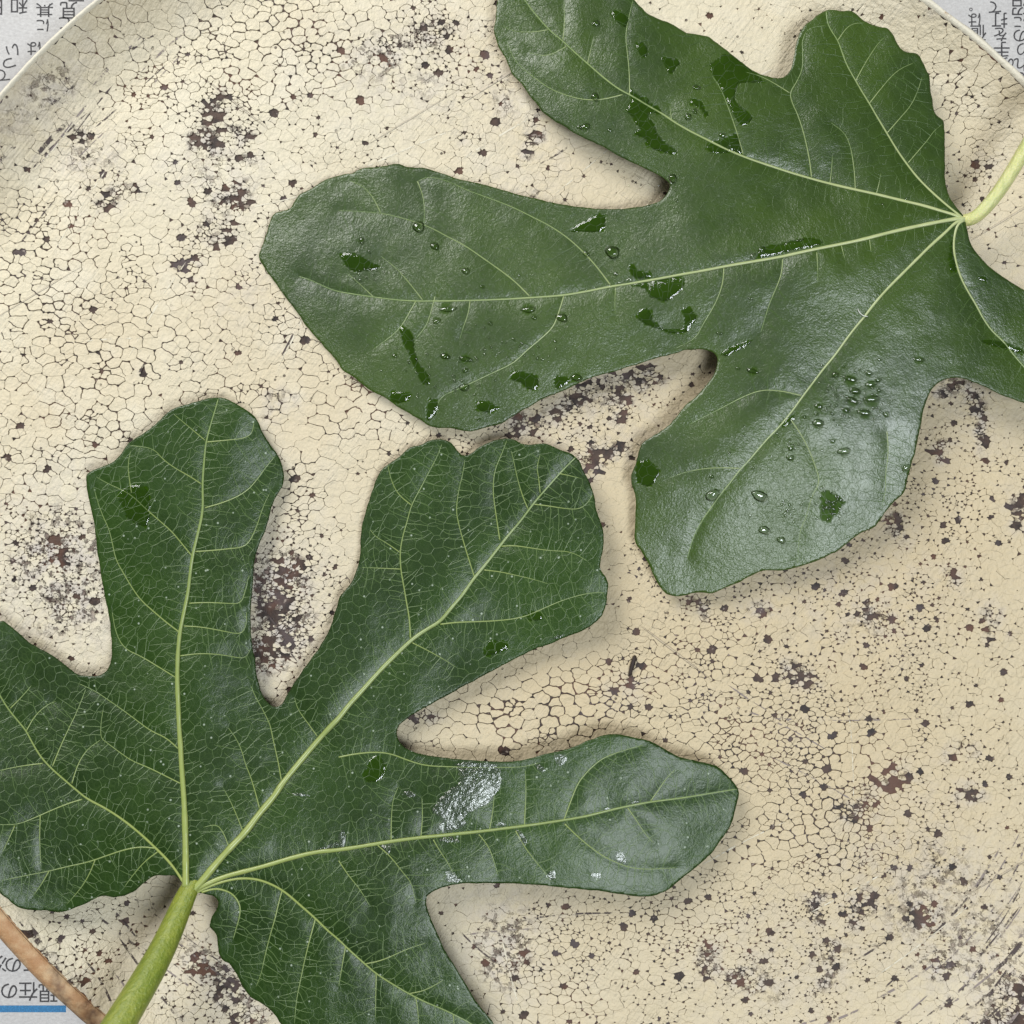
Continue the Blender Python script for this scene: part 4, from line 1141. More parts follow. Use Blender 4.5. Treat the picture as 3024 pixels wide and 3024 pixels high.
WH = [drop_label(p, r) for p, r, q, g in DROPS]
RANK = {}
for w_ in set(WH):
    idx = [i for i, k in enumerate(WH) if k == w_]
    for i, k in zip(idx, ordinals([DROPS[i][0][0] for i in idx])): RANK[i] = k
UNIQ = {0: 'round water drop on the side vein near the tip of the longest lobe', 1: 'roundest large water drop, alone above the midrib of the upper leaf', 6: 'plump oval water drop just below the midrib, left of the middle of the photo',
        7: 'flat elongated water drop directly under the midrib of the longest lobe', 8: 'long thin water drop under the midrib nearest the lobe tip'}
for i, (p, r, q, g) in enumerate(DROPS):
    hm = 0.72 * min(r, q) * S / MM
    o = link('water_drop', build_drop_mesh(leaf_up, p[0], p[1], r, q, g, hm), M_DROP)
    size = 'tiny' if max(r, q) < 6.5 else 'small' if max(r, q) < 13 else 'large'
    shape = 'long' if max(r, q) / min(r, q) > 2 else 'rounded'
    tag(o, UNIQ.get(i) or WH[i].replace('clear water drop', f'{size} {shape} drop, {RANK[i]} from left') , 'water drop', GD)
for rk, (p, r, q, g) in zip(ordinals([k[0][0] for k in CREST]), CREST):
    hm = 0.7 * min(r, q) * S / MM
    o = link('water_bead', build_drop_mesh(leaf_up, p[0], p[1], r, q, g, hm), M_DROP)
    tag(o, f'{rk} from left of the glinting water beads along the upper leaf\'s veins', 'water drop', 'water beads along the veins')
for i, (poly, lab) in enumerate(FILM_UP):
    if 'beaded' in lab: continue
    o = link('water_film', build_film_mesh(leaf_up, poly, 0.16, i * 3.1), M_FILM)
    tag(o, lab, 'water film', 'water films on the upper leaf')
for i, (poly, lab, rough) in enumerate(FILM_LOW):
    o = link('water_film', build_film_mesh(leaf_low, poly, 0.14, i * 2.7 + 40), M_FILM_R if rough else M_FILM)
    tag(o, lab, 'water film', 'water films on the lower leaf')
for rk, (i, poly) in zip(ordinals([k[0][0] for k in SMALL_FILM]), enumerate(SMALL_FILM)):
    o = link('water_film', build_film_mesh(leaf_low, poly, 0.10, i * 1.9 + 80), M_FILM_R)
    tag(o, f'{rk} from left of the small silvery flecks on the lower leaf', 'water film', 'silvery flecks on the lower leaf')

mr = random.Random(5)
mv = []; mf = []; mo = 0
for cx, cy, sx, sy, n in [(2470, 1170, 70, 60, 60), (2455, 1490, 34, 42, 46), (2330, 1500, 40, 40, 26), (2560, 1200, 60, 50, 30), (1110, 800, 60, 40, 30), (1520, 1030, 120, 60, 30), (2300, 1330, 120, 90, 30), (1930, 590, 90, 70, 16), (1300, 1100, 150, 90, 30)]:
    for _ in range(n):
        x = mr.gauss(cx, sx * 0.6); y = mr.gauss(cy, sy * 0.6)
        r = mr.uniform(3.2, 5.6) if n == 46 else mr.uniform(2.0, 4.4)
        m_ = build_drop_mesh(leaf_up, x, y, r * mr.uniform(1, 1.5), r, mr.uniform(0, 180), 0.8 * r * S / MM)
        v = np.zeros(len(m_.vertices) * 3, np.float32); m_.vertices.foreach_get('co', v)
        mv.append(v.reshape(-1, 3)); mf += [[k + mo for k in p.vertices] for p in m_.polygons]; mo += len(m_.vertices)
        bpy.data.meshes.remove(m_)
o = link('water_mist', mesh_np('water_mist', np.vstack(mv), mf, True), M_DROP)
tag(o, 'fine mist of water specks scattered over the upper leaf', 'water mist', kind='stuff')

# ------------------------------------------------------------------ crackled paint on the tray: a Voronoi skin of flakes
# (cx, cy, rx, ry, rotation, strength)
CRACKS = [(820,120,380,230,0,1.1),(430,180,330,230,0,0.75),(150,900,380,380,0,1.0),(330,1150,480,300,0,1.1),(480,480,260,200,0,0.6),(450,850,330,200,0,0.7),(80,1450,200,200,0,0.6),(200,450,260,260,0,0.45),(900,930,220,260,0,0.75),(1060,1210,170,140,0,1.0),
          (880,1430,120,160,0,0.8),(1600,2110,330,150,-8,1.5),(2300,2190,420,150,8,1.0),(2420,2430,330,170,0,1.0),(2880,260,200,240,0,0.7),(1620,2880,260,220,0,0.6),(2000,2620,260,200,0,0.5),
          (2950,700,200,200,0,0.25),(1830,2420,260,120,0,0.5),(2050,1950,260,150,0,0.6),(1250,80,200,160,0,0.6)]
PITS = [(2550,1900,620,420,0,1.0),(2780,1450,330,380,0,1.0),(2250,2780,560,330,0,1.0),(2850,2450,300,420,0,0.8),(180,1680,330,260,0,1.1),(820,1750,190,300,0,1.2),(1650,1230,330,170,-15,1.2),(1300,150,330,170,0,0.9),
        (650,360,260,200,0,0.8),(700,700,260,200,0,0.7),(2050,2050,330,200,0,0.7),(1750,2800,420,220,0,0.9),(2900,120,240,200,0,0.7),(700,2900,260,180,0,1.0),(300,2780,260,180,0,0.9),(2880,600,200,260,0,0.5),
        (1150,430,260,170,0,0.4),(250,650,260,260,0,0.5),(880,1000,200,200,0,0.4),(2000,1700,200,200,0,0.8),(1900,60,200,60,0,0.5),(2450,100,400,120,0,0.5)]
WORN = [(650,320,40,75,25,1.1),(600,410,55,40,0,1.0),(720,390,60,35,10,0.9),(340,590,75,26,-35,1.0),(690,590,55,55,20,0.85),(640,700,75,45,0,0.8),(560,790,38,26,0,0.9),(720,470,40,25,20,0.8),(240,390,30,26,0,0.9),
        (1580,420,24,62,15,1.1),(1370,415,24,30,0,0.7),(1570,565,26,18,0,0.8),(820,1185,48,46,0,0.9),(780,1230,40,50,0,0.7),(1770,1345,90,44,-20,1.15),(1905,1105,55,46,-30,1.1),(1700,1190,70,36,-30,0.8),(1560,1240,70,30,-20,0.8),(1840,1200,45,40,0,0.8),
        (2880,1230,26,115,-18,1.15),(2800,1150,40,26,0,0.9),(3000,1500,42,60,0,1.0),(2640,1560,44,36,0,1.1),(2770,1335,30,30,0,1.0),(2815,1700,28,34,0,0.9),(2580,1820,60,34,0,0.9),(2350,1990,60,40,0,1.0),(2930,1840,34,60,-20,0.8),(2060,1780,46,34,0,0.9),(2240,1800,40,30,0,0.8),
        (820,1800,70,110,-30,1.0),(860,1700,50,60,0,0.9),(780,1930,50,60,0,0.8),(160,1620,70,90,20,0.6),(200,1790,70,60,0,0.6),(2530,2380,56,32,-15,1.1),(2650,2310,55,36,-25,0.8),(2830,2210,60,24,-20,1.0),(2860,2340,36,36,0,0.9),(2405,2680,34,40,0,1.1),(2540,2680,30,60,20,0.9),(2720,2710,32,46,0,1.0),(2460,2810,55,30,-25,0.8),
        (2180,2870,44,30,0,1.0),(2090,2840,36,40,0,0.9),(2260,2910,60,28,-10,0.8),(2440,2890,70,40,-30,0.7),(2990,2960,120,60,-45,1.2),(2900,3010,120,30,-45,0.9),(1840,2040,60,60,0,0.6),(1865,2010,36,30,0,1.0),(1660,2260,60,26,0,0.5),(1240,2120,50,26,-10,0.8),(1500,2840,70,110,0,0.5),
        (700,2910,70,40,30,0.9),(600,2850,60,34,40,0.8),(740,3000,60,30,20,0.8),(250,2880,110,40,45,1.0),(60,2700,60,40,45,0.9),(130,2830,120,26,48,0.9),(2750,40,70,40,20,0.9),(2850,110,60,24,30,0.7),(2990,280,50,30,40,0.7),(2900,490,46,60,30,0.6),(1780,1120,50,30,0,0.6),(1270,90,60,50,0,0.6),(1110,160,90,60,0,0.45),(2780,2850,26,36,0,0.9)]
SMUDGE = [(280,470,110,90,0,0.7),(1500,290,90,110,0,0.55),(620,520,170,120,0,0.5),(700,1370,160,90,0,0.3),(200,1680,320,260,0,0.75),(800,1780,170,260,0,0.8),(1480,2760,150,240,0,0.55),(2800,2700,230,330,-45,0.7),(1200,200,320,170,0,0.55),(2900,1000,240,260,0,0.45),(1560,520,170,140,0,0.35),(2500,1750,330,200,0,0.35),(130,320,220,60,-45,0.7),(760,800,220,60,-60,0.4),(2300,2850,300,200,0,0.4),(680,2880,260,160,20,0.6),(1700,1230,260,130,-10,0.45)]


WORN += [(50,2735,75,15,47,1.4),(140,2835,50,15,50,1.4),(215,2850,60,12,48,1.0),(290,2950,60,18,20,1.2)]
SCRATCH = [(205,2790,125,4.5,51,0.9),(150,2745,90,3.5,51,0.7),(367,2722,60,4,49,0.8),(300,2850,110,3,51,0.6),(430,2850,120,3,50,0.6),(520,2960,110,3.5,48,0.7),(1680,2705,150,3.5,-4,0.7),(1560,2590,120,3,-3,0.5),
           (199,298,62,5,-41,0.8),(36,478,52,5,-46,0.8),(2900,2930,150,3.5,-42,0.9),(2960,2870,90,4,-52,0.9),(2870,3000,150,3,-40,0.8),(2600,2780,130,3,-35,0.6),(2300,2150,170,2.5,25,0.6),(2500,2120,260,2,0,0.6),(1650,450,70,3,-32,0.8),
           (830,1900,80,3,48,0.8),(800,1830,90,3,52,0.7),(2250,2080,120,2.5,30,0.6),(860,1000,60,3,-62,0.6),(420,1090,50,4,-60,0.8),(1420,2800,90,3,40,0.6),(1480,2750,110,2.5,-5,0.6),(2960,2700,110,3,-58,0.8),(2930,2770,130,4,-50,0.7),(2990,2790,90,6,-52,0.8),(2850,2900,120,5,-45,0.8),(2930,2990,130,7,-42,0.9),(2780,2960,130,3,-38,0.7),(2690,2860,110,4,-36,0.6),(2980,2600,90,3,-62,0.6),(2400,2300,150,2.5,28,0.5),(650,2960,90,4,50,0.7),(150,430,90,6,-48,0.7),(330,330,70,3,-45,0.5)]


def field(pts, blobs, hard=1.0):
    v = np.zeros(len(pts))
    for cx, cy, rx, ry, rot, s in blobs:
        a = math.radians(rot); m = 2.3 * max(rx, ry)
        k = np.where((np.abs(pts[:, 0] - cx) < m) & (np.abs(pts[:, 1] - cy) < m))[0]
        dx = pts[k, 0] - cx; dy = pts[k, 1] - cy
        u = (dx * math.cos(a) + dy * math.sin(a)) / rx; w = (-dx * math.sin(a) + dy * math.cos(a)) / ry
        v[k] = np.maximum(v[k], s * np.exp(-(u * u + w * w) ** hard * 0.9))
    return v


def worn_field(p):
    w = p + np.stack([(fbm(p[:, 0] / 40, p[:, 1] / 40) - 0.5) * 90, (fbm(p[:, 0] / 40 + 70, p[:, 1] / 40) - 0.5) * 90], 1)
    w2 = p + np.stack([(fbm(p[:, 0] / 60, p[:, 1] / 60) - 0.5) * 12, (fbm(p[:, 0] / 60 + 70, p[:, 1] / 60) - 0.5) * 12], 1)
    return np.maximum(field(w, WORN, 1.3), field(w2, SCRATCH, 1.3) * (0.5 + fbm(p[:, 0] / 25, p[:, 1] / 25)))


GS = 6
gx = np.arange(-520, 3560, GS)
GX, GY = np.meshgrid(gx, gx, indexing='ij')
gp = np.stack([GX.ravel(), GY.ravel()], 1)
WORN_G = 0.92 * worn_field(gp).reshape(GX.shape)
CR_G = (np.maximum(np.where(gp[:, 0] + 0.3 * gp[:, 1] < 1900, 0.32, 0.15), field(gp, CRACKS)) * (0.55 + 0.9 * fbm(gp[:, 0] / 70, gp[:, 1] / 70))).reshape(GX.shape)
PIT_G = (np.maximum(0.10, field(gp, PITS)) * (0.35 + 1.3 * fbm(gp[:, 0] / 90 + 40, gp[:, 1] / 90))).reshape(GX.shape)
SM_G = (field(gp, SMUDGE) * (0.4 + 1.2 * fbm(gp[:, 0] / 60 + 90, gp[:, 1] / 60))).reshape(GX.shape)
in_leaf = (inside(leaf_up.poly, gp) | inside(leaf_low.poly, gp)).reshape(GX.shape)


def look(G, p):
    i = np.clip(((p[..., 0] + 520) / GS), 0, GX.shape[0] - 1.001); j = np.clip(((p[..., 1] + 520) / GS), 0, GX.shape[1] - 1.001)
    a = i.astype(int); b = j.astype(int); fi = i - a; fj = j - b
    return G[a, b] * (1 - fi) * (1 - fj) + G[a + 1, b] * fi * (1 - fj) + G[a, b + 1] * (1 - fi) * fj + G[a + 1, b + 1] * fi * fj


size_noise = fbm(gp[:, 0] / 160 + 11, gp[:, 1] / 160).reshape(GX.shape)
RAD_G = 25 + 26 * (size_noise - 0.5) + 9 * np.clip(1 - CR_G, 0, 1) * np.clip(1 - PIT_G, 0, 1) - 19 * np.clip(WORN_G * 1.5, 0, 1) - 5 * np.clip(PIT_G, 0, 1) + 26 * in_leaf
RAD_G += 6 * np.exp(-((GX - 300) ** 2 + (GY - 1150) ** 2) / 400.0 ** 2) + 9 * np.exp(-((GX - 1600) ** 2 + (GY - 2120) ** 2) / 260.0 ** 2)
RAD_G = np.clip(RAD_G, 7.5, 60)


def rmax(th): return (R_TOP - 4) * r_mult(th)


def scatter():
    cell = 9.5 / 1.4143
    occ = {}
    pts = []
    N = 150000
    cand = rng.random((N, 2)) * 4080 - 520
    d = cand - [TCX, TCY]; th = np.arctan2(d[:, 1], d[:, 0]); r = np.hypot(d[:, 0], d[:, 1])
    vis = (cand[:, 0] > -180) & (cand[:, 0] < 3200) & (cand[:, 1] > -180) & (cand[:, 1] < 3200)
    ok = (r < rmax(th) - 4)
    cand = cand[ok]; vis = vis[ok]
    R = look(RAD_G, cand); R = np.where(vis, R, 55)
    B = 40.0
    grid = {}
    hc = rng.random((8500, 2)) * 3200 - 90
    hp = look(PIT_G, hc); hw = look(WORN_G, hc)
    for (x, y), q, w_, u in zip(hc, hp, hw, rng.random(8500)):
        if rng.random() > 0.62 * min(1.2, q) + 0.3 * w_: continue
        if math.hypot(x - TCX, y - TCY) > rmax(math.atan2(y - TCY, x - TCX)) - 30: continue
        rad = 2.5 + 9.0 * u ** 3.6
        key = (int(x // B), int(y // B))
        if any((a - x) ** 2 + (b - y) ** 2 < 18 ** 2 for i in (-1, 0, 1) for j in (-1, 0, 1) for a, b, _ in grid.get((key[0] + i, key[1] + j), ())): continue
        grid.setdefault(key, []).append((x, y, rad)); HOLES.add(len(pts)); pts.append((x, y))
        ng = 5 + int(u * 2.9); a0 = rng.random() * 6.28
        ex = 1 + 0.5 * rng.random(); er_ = rng.random() * 3.14
        for g in range(ng):
            an = a0 + 6.283 * (g + 0.5 * (rng.random() - 0.5)) / ng
            rg = 2 * rad * (1 + 0.5 * (rng.random() - 0.4)) * (ex if abs(math.cos(an - er_)) > 0.7 else 1)
            gx_, gy_ = x + rg * math.cos(an), y + rg * math.sin(an)
            grid.setdefault((int(gx_ // B), int(gy_ // B)), []).append((gx_, gy_, 16.0)); GUARD.add(len(pts)); pts.append((gx_, gy_))
    for (x, y), q in zip(cand, R):
        bx, by = int(x // B), int(y // B)
        hit = False
        for i in (-2, -1, 0, 1, 2):
            for j in (-2, -1, 0, 1, 2):
                for (px, py, pr) in grid.get((bx + i, by + j), ()):
                    m = 0.5 * (q + pr)
                    if (px - x) ** 2 * 0.77 + (py - y) ** 2 * 1.3 < m * m: hit = True; break
                if hit: break
            if hit: break
        if not hit:
            grid.setdefault((bx, by), []).append((x, y, q)); pts.append((x, y))
    # a ring just outside closes the cells at the rim
    for k in range(260):
        t = 2 * math.pi * k / 260; q = (rmax(t) + 42)
        pts.append((TCX + q * math.cos(t), TCY + q * math.sin(t)))
    return np.array(pts)


HOLES = set(); GUARD = set()
SITES = scatter()
n_ring = 260
KY = 1.3                                       # flakes are a little wider than tall
out = delaunay_2d_cdt([Vector((p[0], p[1] * KY)) for p in SITES], [], [], 0, 1e-5)
SV = np.array([(v.x, v.y) for v in out[0]])
TR = np.array([f for f in out[2] if len(f) == 3])
A_, B_, C_ = SV[TR[:, 0]], SV[TR[:, 1]], SV[TR[:, 2]]
D = 2 * (A_[:, 0] * (B_[:, 1] - C_[:, 1]) + B_[:, 0] * (C_[:, 1] - A_[:, 1]) + C_[:, 0] * (A_[:, 1] - B_[:, 1]))
a2 = (A_ ** 2).sum(1); b2 = (B_ ** 2).sum(1); c2 = (C_ ** 2).sum(1)
CC = np.stack([(a2 * (B_[:, 1] - C_[:, 1]) + b2 * (C_[:, 1] - A_[:, 1]) + c2 * (A_[:, 1] - B_[:, 1])) / D,
               (a2 * (C_[:, 0] - B_[:, 0]) + b2 * (A_[:, 0] - C_[:, 0]) + c2 * (B_[:, 0] - A_[:, 0])) / D], 1)
CC = 0.72 * CC + 0.28 * (A_ + B_ + C_) / 3
CC[:, 1] /= KY; SV[:, 1] /= KY
d = CC - [TCX, TCY]; th = np.arctan2(d[:, 1], d[:, 0]); r = np.hypot(d[:, 0], d[:, 1]); lim = rmax(th)
CC = np.where((r > lim)[:, None], np.array([TCX, TCY]) + d * (lim / np.maximum(r, 1))[:, None], CC)
crk = look(CR_G, CC); pit = look(PIT_G, CC); wrn = look(WORN_G, CC)
hole_tri = np.isin(TR, list(HOLES)).any(1); guard_tri = np.isin(TR, list(GUARD)).any(1)
crk = crk + 0.12 * guard_tri * rng.random(len(CC))
u1 = rng.random(len(CC)); u2 = rng.random(len(CC))
# corner cuts: dark pits where three flakes meet
CUT = 0.3 + 3.8 * np.clip(crk, 0, 1.4) * (0.1 + 1.1 * u1 ** 2) + np.where(u2 < 0.60 * np.clip(pit, 0, 1.3), 2.2 + 9.5 * u1 ** 2.0 * np.clip(pit, 0.4, 1.1), 0) + 7.0 * np.clip(wrn - 0.25, 0, 1) * u1
CUT[crk + pit + wrn < 0.12] = 0.15
CUT[hole_tri] = 0.8 + 2.0 * u1[hole_tri]
site_tris = [[] for _ in range(len(SV))]
for i, t in enumerate(TR):
    for s in t: site_tris[s].append(i)
edge_cache = {}


def edge_pts(i, j):
    """two shared waypoints on the border between two corners, and the crack's half width there"""
    k = (i, j) if i < j else (j, i)
    e = edge_cache.get(k)
    if e is None:
        a, b = CC[k[0]], CC[k[1]]
        dd = b - a; L = math.hypot(*dd) + 1e-9; n = np.array([-dd[1], dd[0]]) / L
        ja = 0.42 if hole_tri[k[0]] and hole_tri[k[1]] else 0.20
        j1 = (random.random() - 0.5) * ja * L; j2 = (random.random() - 0.5) * ja * L
        ck = 0.5 * (crk[k[0]] + crk[k[1]]); wn_ = 0.5 * (wrn[k[0]] + wrn[k[1]]); pt = 0.5 * (pit[k[0]] + pit[k[1]])
        w = max(0.0, ck * random.uniform(0.3, 1.4) - 0.10) * 1.32
        if random.random() < 0.06 + 0.14 * (pt > 0.8): w += random.uniform(0.15, 0.7) * (1 if pt > 0.3 else 0.3)
        if ck > 0.15: w += 0.14
        if random.random() < 0.20: w *= 0.1
        w += max(0, wn_ - 0.3) * random.uniform(0, 3.0)
        e = (a + dd * 0.36 + n * j1, a + dd * 0.64 + n * j2, w, L)
        edge_cache[k] = e
    return (e[0], e[1], e[2], e[3]) if i < j else (e[1], e[0], e[2], e[3])


FH = 0.34 * MM
flakes = []
uniq_small = []
for s in range(len(SV)):
    site = SV[s]
    tl = site_tris[s]
    if len(tl) < 3 or s in HOLES: continue
    dx, dy = site[0] - TCX, site[1] - TCY
    if math.hypot(dx, dy) > rmax(math.atan2(dy, dx)) - 2: continue
    cen = CC[tl]
    mid = cen.mean(0)
    ang = np.arctan2(cen[:, 1] - mid[1], cen[:, 0] - mid[0])
    tl = [tl[i] for i in np.argsort(ang)]
    ws = float(look(WORN_G, site[None])[0])
    n = len(tl)
    ring = []; bev = []
    for q in range(n):
        i, j = tl[q - 1], tl[q]; k = tl[(q + 1) % n]
        p0a, p0b, w0, L0 = edge_pts(i, j)
        p1a, p1b, w1, L1 = edge_pts(j, k)
        v = CC[j]
        cut = CUT[j]
        c0 = min(cut + w0, 0.36 * L0); c1 = min(cut + w1, 0.36 * L1)
        A0 = v + (p0b - v) / (np.hypot(*(p0b - v)) + 1e-9) * c0
        A1 = v + (p1a - v) / (np.hypot(*(p1a - v)) + 1e-9) * c1
        def ins(p, w):
            dv = mid - p; m = math.hypot(*dv) + 1e-9
            return p + dv / m * min(w, 0.45 * m)
        ring.append(ins(A0, w0)); bev.append(w0)
        if cut > 1.2:
            ring.append(ins(0.25 * v + 0.375 * (A0 + A1), 0.5 * (w0 + w1) + 0.15 * cut)); bev.append(0.5 * (w0 + w1) + 0.25 * cut)
        ring.append(ins(A1, w1)); bev.append(w1)
        ring.append(ins(p1a, w1)); bev.append(w1)
        ring.append(ins(p1b, w1)); bev.append(w1)
    ring = np.array(ring); bev = np.array(bev)
    area_ = 0.5 * abs(np.dot(ring[:, 0], np.roll(ring[:, 1], -1)) - np.dot(ring[:, 1], np.roll(ring[:, 0], -1)))
    if area_ < 12: continue
    nz = float(fbm(site[None, 0] / 17, site[None, 1] / 17, 2)[0])
    if ws > 0.28 and area_ < 420 and random.random() < (ws - 0.2) * 1.9 * max(0, nz - 0.2): continue           # flake lost
    flakes.append((s, mid, ring, bev, area_))

mids = np.array([f[1] for f in flakes])
f_cr = look(CR_G, mids); f_leaf = inside(leaf_up.poly, mids) | inside(leaf_low.poly, mids)
inframe = (mids[:, 0] > 10) & (mids[:, 0] < 3014) & (mids[:, 1] > 10) & (mids[:, 1] < 3014)
score = np.array([f[4] for f in flakes]) * (f_cr > 0.55) * inframe * (~f_leaf)
best = set(np.argsort(-score)[:300].tolist())


def flake_geo(f, cr):
    s, mid, ring, bev, _ = f
    n = len(ring)
    b = np.clip(bev * 0.45, 0, 0.8)
    dv = mid - ring; m = np.hypot(dv[:, 0], dv[:, 1])[:, None] + 1e-9
    top = ring + dv / m * np.minimum(b[:, None], 0.25 * m)
    k = min(1.0, cr)
    tx, ty, tz = (random.uniform(-1, 1) * 0.0016 * k, random.uniform(-1, 1) * 0.0016 * k, random.uniform(-0.05, 0.05) * MM * k)
    zt = tray_z(top[:, 0], top[:, 1]) + FH + tz + ((top - mid) @ np.array([tx, ty])) * S * 12 
    zr = tray_z(ring[:, 0], ring[:, 1]) + FH + tz + ((ring - mid) @ np.array([tx, ty])) * S * 12 - np.clip(b * 0.9, 0, 1.4) * S
    zb = tray_z(ring[:, 0], ring[:, 1]) - 0.05 * MM
    V = np.vstack([flatW(top[:, 0], top[:, 1], zt), flatW(ring[:, 0], ring[:, 1], zr), flatW(ring[:, 0], ring[:, 1], zb)])
    i = np.arange(n); j = (i + 1) % n
    # y flips between pixels and world, so reverse for upward normals
    loops = [i[::-1]]; counts = [n]
    q1 = np.stack([i, j, j + n, i + n], 1); q2 = np.stack([i + n, j + n, j + 2 * n, i + 2 * n], 1)
    loops += [q1.ravel(), q2.ravel()]; counts += [4] * (2 * n)
    wear = look(SM_G, np.vstack([top, ring, ring])) + 0.9 * look(WORN_G, np.vstack([top, ring, ring]))
    return V, np.concatenate(loops), counts, wear


VV = []; LL = []; CN = []; WW = []; off = 0
for i, f in enumerate(flakes):
    V, L, cn, w = flake_geo(f, float(f_cr[i]))
    if i in best:
        me = mesh_fast('paint_flake', V, L, cn)
        fattr(me, 'wear', w)
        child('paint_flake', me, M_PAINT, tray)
    else:
        VV.append(V); LL.append(L + off); CN += cn; WW.append(w); off += len(V)
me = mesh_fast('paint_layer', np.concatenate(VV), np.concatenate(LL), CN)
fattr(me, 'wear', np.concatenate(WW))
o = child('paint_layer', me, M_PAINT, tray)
o['kind'] = 'stuff'


def mat_scratch(name, colr, lo):
    t = NT(name)
    co = obj_coord(t)
    a = t.math('MULTIPLY', t.step(t.noise(co, 330, 4, 0.7), lo, lo + 0.14), t.step(t.attr('along'), 0.0, 1.0))
    b = t.n('BsdfPrincipled', {'Base Color': (*colr, 1), 'Roughness': 0.7})
    return t.finish(t.n('MixShader', {0: a, 1: t.n('BsdfTransparent').outputs[0], 2: b.outputs[0]}).outputs[0])


M_SCR_D = mat_scratch('dark_scratch', (0.075, 0.055, 0.052), 0.46)
M_SCR_G = mat_scratch('grey_scuff', (0.27, 0.225, 0.21), 0.44)
M_SCR_P = mat_scratch('pale_scratch', (0.755, 0.70, 0.56), 0.42)


def scratch(pts, wpx, mat):
    p = smooth_line(np.array(pts, float), 7.0)
    n = len(p); u = np.linspace(0, 1, n)
    d = np.gradient(p, axis=0); d /= np.maximum(1e-9, np.hypot(*d.T))[:, None]; nn = np.stack([-d[:, 1], d[:, 0]], 1)
    w = wpx * 0.5 * (0.35 + 1.3 * fbm(u * n * 0.12 + pts[0][0], u * 0 + 3.3, 2)) * np.minimum(1, 6 * np.minimum(u, 1 - u) + 0.15)
    a = p + nn * w[:, None]; b = p - nn * w[:, None]
    V = np.stack([flatW(q[:, 0], q[:, 1], tray_z(q[:, 0], q[:, 1]) + FH + dz) for q, dz in ((a, 0.05 * MM), (p, 0.085 * MM), (b, 0.05 * MM))], 1).reshape(-1, 3)
    F = []
    for i in range(n - 1):
        F += [(3 * i, 3 * i + 1, 3 * i + 4, 3 * i + 3), (3 * i + 1, 3 * i + 2, 3 * i + 5, 3 * i + 4)]
    me_ = mesh_np('scratch', V, F, True)
    fattr(me_, 'along', np.repeat(np.minimum(1, 5 * np.minimum(u, 1 - u) + 0.3), 3))
    child('scratch', me_, mat, tray)


sr = random.Random(14)
for cx, cy, hl, w_, rot, st_ in SCRATCH:
    a = math.radians(rot); k = sr.uniform(-0.12, 0.12)
    scratch([(cx - hl * math.cos(a), cy - hl * math.sin(a)), (cx + k * hl * math.sin(a), cy - k * hl * math.cos(a)), (cx + hl * math.cos(a), cy + hl * math.sin(a))], max(3.5, w_ * 1.5), M_SCR_D if w_ > 2.8 else M_SCR_G)
for t0, t1, r0, r1, n in ((24, 62, 0.83, 0.985, 30), (-152, -126, 0.87, 0.97, 12), (118, 150, 0.84, 0.97, 14)):
    for _ in range(n):
        a0 = sr.uniform(t0, t1); ln = sr.uniform(3, 9); q = sr.uniform(r0, r1); dr = sr.uniform(-0.012, 0.012)
        P_ = []
        for m in range(5):
            th_ = math.radians(a0 + ln * m / 4); rad_ = (q + dr * m / 4) * R_TOP * r_mult(th_)
            P_.append((TCX + rad_ * math.cos(th_), TCY + rad_ * math.sin(th_)))
        scratch(P_, sr.uniform(2.5, 7.0), M_SCR_G if sr.random() < 0.65 else M_SCR_D)
for x0, y0, x1, y1 in ((1000, 530, 1360, 375), (1300, 515, 1590, 335), (1620, 590, 1810, 430), (700, 620, 960, 560), (60, 560, 250, 330), (380, 1060, 560, 760), (820, 1090, 900, 930), (2150, 240, 2290, 200), (1830, 110, 2240, 180), (2000, 300, 2290, 245),
                       (2380, 2700, 2640, 2560), (2060, 2560, 2330, 2420), (2500, 2050, 2520, 2400), (1460, 2640, 1540, 3000), (2560, 2900, 2900, 2640), (330, 480, 150, 760), (240, 1010, 420, 1000)):
    scratch([(x0, y0), (0.5 * (x0 + x1) + sr.uniform(-12, 12), 0.5 * (y0 + y1) + sr.uniform(-12, 12)), (x1, y1)], sr.uniform(2.4, 4.2), M_SCR_P)
print('flakes', len(flakes), 'polys', len(me.polygons))

# ------------------------------------------------------------------ newspaper under the tray
NZ = -9.2 * MM
nv = []; nf = []
n_ = 60
for i in range(n_ + 1):
    for j in range(n_ + 1):
        nv.append((-0.30 + 0.60 * i / n_, -0.30 + 0.60 * j / n_, 0))
for i in range(n_):
    for j in range(n_):
        a = i * (n_ + 1) + j
        nf.append((a, a + n_ + 1, a + n_ + 2, a + 1))
news = link('newspaper', mesh_np('newspaper', nv, nf, True), M_PAPER)
news.location = (0, 0, NZ)
tag(news, 'grey printed newspaper sheet with Japanese text spread under the tray', 'newspaper')


